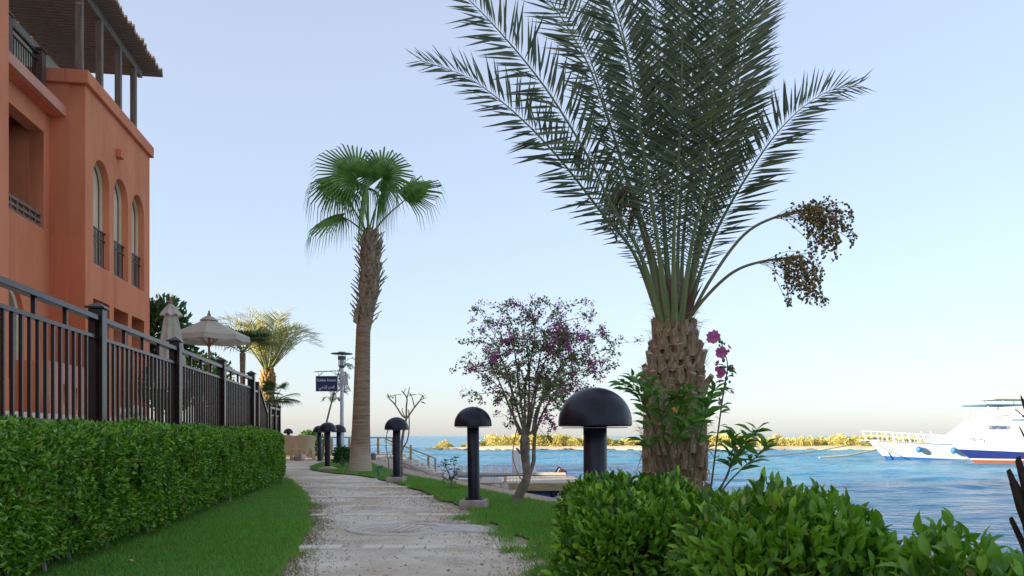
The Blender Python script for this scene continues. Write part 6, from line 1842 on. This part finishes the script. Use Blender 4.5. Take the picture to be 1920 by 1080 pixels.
for px in (1006, 1024):
    a = at(px - 6, 893, TY - .4); d_ = at(px + 5, 893, TY - .4); MB().tube([a, a + Vector((0, 0, .36)), a.lerp(d_, .5) + Vector((0, 0, .43)), d_ + Vector((0, 0, .36)), d_], .018, 6).build('grab_rail', M['galv'], tb)
MB().tube([at(1037, 886, TY - .2), at(1049, 858, TY - .2)], .008, 5).build('antenna', M['galv'], tb)
om = thing('outboard_motor', 'dark tilted outboard motor with red and white stripes on the moored boat', 'motor', at(1050, 896, TY - .3))
c = at(1051, 886, TY - .3); MO = Matrix.Rotation(.55, 3, 'Y')
cw = MB().box(c, (.50, .42, .40), MO).build('cowl', M['lamp_black'], om, bevel=.06)
MB().box(c + MO @ Vector((-.05, -.213, 0)), (.06, .006, .34), MO).build('stripe', M['red_stripe'], cw)
MB().box(c + MO @ Vector((-.15, -.213, 0)), (.06, .006, .30), MO).build('stripe', M['white_paint'], cw)
MB().box(c + MO @ Vector((.06, -.213, 0)), (.04, .006, .34), MO).build('stripe', M['red_stripe'], cw)
MB().bar(c + MO @ Vector((-.1, 0, -.22)), c + MO @ Vector((-.35, 0, -.48)), .14, .12).build('leg', M['black_rubber'], om)

# ------------------------------------------------------------------ the two big boats
def hull(parent, L, beam, sheer, wl, rake, m, name='hull', z_lo=None, z_hi=None, flare=.25, inset=0.0, nst=26):
    """bow at x=0, stern at x=L; sheer(t), keel below water; band between z_lo and z_hi fractions"""
    vs = []
    rows = 9
    for i in range(nst + 1):
        t = (i / nst) ** 1.3
        zs_ = sheer(t); zk = wl
        lo = zk if z_lo is None else z_lo(t); hi = zs_ if z_hi is None else z_hi(t)
        for sgn in (-1, 1):
            for j in range(rows):
                z_ = lo + (hi - lo) * j / (rows - 1)
                v = (z_ - wl) / (zs_ - wl)
                x_ = rake * (1 - v) * (1 - t) + t * L
                full = min(1, (max(t - .02 * (1 - v), 0) / .42)) ** .62
                hb = beam / 2 * full * (1 - flare * (1 - v)) + inset
                if t < .005: hb = .02 + inset * .5
                vs.append((x_ - inset * .6 * (1 - min(1, t * 6)), sgn * hb, z_))
    fs = []
    n2 = rows * 2
    for i in range(nst):
        for s in (0, 1):
            for j in range(rows - 1):
                a = i * n2 + s * rows + j
                q = (a, a + 1, a + n2 + 1, a + n2)
                fs.append(q if s else q[::-1])
        fs.append((i * n2 + rows - 1, i * n2 + 2 * rows - 1, (i + 1) * n2 + 2 * rows - 1, (i + 1) * n2 + rows - 1))
    e = nst * n2
    for j in range(rows - 1): fs.append((e + j, e + j + 1, e + rows + j + 1, e + rows + j))
    return MB().add(vs, fs).build(name, m, parent, True)

# far yacht: local +x runs from bow to stern
Y1 = 84.0; S1 = Y1 / F
bx0 = gx(1626, Y1)
y1 = thing('yacht', 'large white yacht with blue canopy moored right, lettering on its cabin side', 'boat', (bx0, Y1, SEA_Z), .10, local=True)
WL = -.3
sheer1 = lambda t: 2.05 - .95 * min(1, t / .7) + .10 * t
hull(y1, 24, 6.0, sheer1, WL, 2.4, M['hull_white'])
hull(y1, 24, 6.0, sheer1, WL, 2.4, M['blue_paint'], 'boot_stripe', lambda t: WL + .02, lambda t: .34 * max(0, 1 - t * 3.2) + .05, inset=.012)
hull(y1, 24, 6.0, sheer1, WL, 2.4, M['blue_paint'], 'sheer_line', lambda t: sheer1(t) - .12, lambda t: sheer1(t) - .05, inset=.015)
def hb1(t): return 3.0 * min(1, t / .42) ** .62
for sgn in (-1, 1):
    tops = []
    for k in range(15):
        t = k / 14 * .42; x_ = t * 24 - (.55 if k == 0 else 0); zt = sheer1(t) + .92 - .25 * t
        yy = sgn * (hb1(t) * .96 if k else .12)
        tops.append(Vector((x_, yy, zt)))
        MB().tube([(x_ + (.5 if k == 0 else .25), yy, sheer1(t)), (x_, yy, zt)], .03, 6).build('stanchion', M['white_paint'], y1)
    MB().tube(tops, .035, 6).build('bow_rail', M['white_paint'], y1)
    MB().tube([p - Vector((-.12, 0, .45)) for p in tops], .022, 6).build('bow_rail', M['white_paint'], y1)
MB().box2((-.7, -.25, 1.98), (1.2, .25, 2.08)).build('bowsprit', M['white_paint'], y1)
for k, x_ in enumerate((4.3, 7.6)):
    MB().ball((x_ + .2, -hb1(x_ / 24) - .18, 1.08 - .1 * k), (.28, .28, .33), 14, 10).build('fender', M['blue_paint'], y1, True)
def cabin(parent, prof, w0, w1, m, name='cabin'):
    n = len(prof); vs = [(p[0], -w0 if p[1] < prof[-1][1] + 9 else -w1, p[1]) for p in prof]
    zs_ = [p[1] for p in prof]; lo, hi = min(zs_), max(zs_)
    vs = []
    for s in (-1, 1):
        for p in prof:
            w_ = w0 + (w1 - w0) * (p[1] - lo) / (hi - lo); vs.append((p[0], s * w_, p[1]))
    fs = [tuple(range(n)), tuple(range(2 * n - 1, n - 1, -1))] + [(i, n + i, n + (i + 1) % n, (i + 1) % n) for i in range(n)]
    return MB().add(vs, fs).build(name, m, parent, bevel=.05)
cabin(y1, [(8.6, 1.1), (9.3, 1.9), (12.6, 4.25), (14.2, 4.45), (22, 4.2), (22.5, 1.0)], 2.55, 2.1, M['hull_white'])
cabin(y1, [(7.0, 1.2), (7.6, 1.75), (9.6, 1.95), (9.8, 1.2)], 1.9, 1.7, M['hull_white'], 'coachroof')
# fly bridge, canopy, mast
for sgn in (-1, 1):
    tp2 = [Vector((11.4, sgn * 1.95, 4.55)), Vector((13.2, sgn * 2.0, 4.95)), Vector((16.5, sgn * 2.0, 4.9))]
    MB().tube(tp2, .03, 6).build('fly_rail', M['white_paint'], y1)
    for x_, z_ in ((12.2, 4.0), (13.2, 4.4), (14.4, 4.4), (15.6, 4.4)): MB().tube([(x_, sgn * 2.0, z_), (x_ + .2, sgn * 2.0, z_ + .55)], .022, 5).build('stanchion', M['white_paint'], y1)
    for x_ in (12.3, 16.0): MB().tube([(x_, sgn * 1.7, 4.2), (x_, sgn * 1.7, 5.7)], .035, 6).build('canopy_pole', M['white_paint'], y1)
    for x_ in (13.6, 17.0, 19.0): MB().tube([(x_ + .6, sgn * 1.4, 5.75), (x_ + .6, sgn * 1.4, 6.35)], .03, 6).build('canopy_pole', M['white_paint'], y1)
MB().box2((11.9, -1.9, 5.66), (16.4, 1.9, 5.80)).build('canopy', M['blue_canvas'], y1, bevel=.03)['label'] = 'blue canvas canopy over the flybridge'
MB().box2((13.2, -1.6, 6.30), (20.5, 1.6, 6.42)).build('hardtop', M['beige_gel'], y1, bevel=.03)
MB().box2((13.4, -1.5, 4.40), (16.2, 1.5, 5.2)).build('helm_console', M['hull_white'], y1, bevel=.1)
MB().tube([(15.7, -1.9, 4.4), (17.3, -1.9, 6.2)], .20, 8).build('radar_arch', M['hull_white'], y1, True)
# deck rack in front of the cabin
for sgn in (-1, 1):
    MB().tube([(6.5, sgn * .8, 2.95), (6.9, sgn * .8, 1.9), (9.4, sgn * .8, 1.85)], .035, 6).build('rack_rail', M['white_paint'], y1)
    MB().tube([(6.7, sgn * .8, 2.45), (9.0, sgn * .8, 2.3), (9.5, sgn * .8, 1.8)], .035, 6).build('rack_rail', M['white_paint'], y1)
    MB().tube([(6.7, sgn * .8, 2.65), (9.0, sgn * .8, 2.6), (9.7, sgn * .8, 1.9)], .03, 6).build('rack_rail', M['galv'], y1)
    for x_ in (7.3, 7.9, 8.5): MB().tube([(x_, sgn * .8, 1.8), (x_ - .1, sgn * .8, 2.4)], .025, 5).build('stanchion', M['white_paint'], y1)
me = text_mesh('CAPITANO 1', .50, .01)
for v in me.vertices: v.co = Vector((v.co.x * .80, -v.co.z, v.co.y))
me.update()
# slightly leaning cabin side: place the lettering just proud of it
o = link('lettering', me, M['letter_blue'], y1); zc_ = 3.35; wside = 2.55 + (2.1 - 2.55) * (zc_ - 1.0) / 3.45
o.location = (13.1, -wside - .075, zc_); o.rotation_euler = (-.128, 0, 0); o['label'] = 'blue letters of the yacht name'
# nearer boat with the navy stripe
Y2 = 76.0
y2 = thing('motor_boat', 'nearer white boat with navy hull band and rust red bottom, cut by the right edge', 'boat', (gx(1780, Y2), Y2, SEA_Z), -.06, local=True)
sheer2 = lambda t: 1.75 + .15 * (1 - t) - .1 * t
hull(y2, 17, 5.0, sheer2, -.3, 2.6, M['hull_white'])
hull(y2, 17, 5.0, sheer2, -.3, 2.6, M['navy'], 'navy_band', lambda t: .36 - .1 * t, lambda t: 1.22 - .35 * min(1, t * 2.2), inset=.012)
hull(y2, 17, 5.0, sheer2, -.3, 2.6, M['antifoul'], 'antifouling', lambda t: -.28, lambda t: .22, inset=.012)
cb2 = cabin(y2, [(4.9, 1.7), (6.0, 2.55), (8.2, 3.9), (14.5, 3.7), (15, 1.6)], 2.0, 1.7, M['hull_white'])
MB().box2((6.9, -2.1, 3.95), (14.8, 2.1, 4.08)).build('roof', M['blue_canvas'], y2, bevel=.03)
wn_ = MB(); pr = []
for k in range(20):
    a = k / 20 * math.tau; pr.append((6.9 + .62 * math.copysign(abs(math.cos(a)) ** .7, math.cos(a)), 2.35 + .28 * math.copysign(abs(math.sin(a)) ** .7, math.sin(a))))
n = len(pr)
wn_.add([(p[0], -2.07 + (p[1] - 1.6) * .13, p[1]) for p in pr] + [(p[0], -1.7, p[1]) for p in pr], [tuple(range(n)), tuple(range(2 * n - 1, n - 1, -1))] + [(i, n + i, n + (i + 1) % n, (i + 1) % n) for i in range(n)])
wn_.build('window', mat('boat_glass', (.05, .09, .08), rough=.1, spec=.6), y2)
for sgn in (-1, 1):
    MB().tube([Vector((.1, sgn * .1, 2.45)), Vector((2, sgn * 1.3, 2.4)), Vector((4.5, sgn * 2.0, 2.3))], .025, 6).build('bow_rail', M['galv'], y2)
    for x_, w_ in ((.2, .12), (1.2, .85), (2.4, 1.45), (3.6, 1.85)): MB().tube([(x_, sgn * w_, 1.8), (x_, sgn * w_, 2.42)], .02, 5).build('stanchion', M['galv'], y2)
# mooring lines
ml = thing('mooring_line', 'pale mooring line running from the yacht bow over the water', 'rope', at(1540, 858, 80))
MB().tube([at(1536, 858, 80), at(1590, 854, 81), at(1644, 843, 83)], .085, 5).build('line', M['rope'], ml)
ml = thing('mooring_line', 'thin upper mooring line from the yacht bow towards the left', 'rope', at(1420, 858, 60))
MB().tube([at(1420, 858, 62), at(1520, 848, 72), at(1624, 829, 83)], .045, 5).build('line', M['rope'], ml)
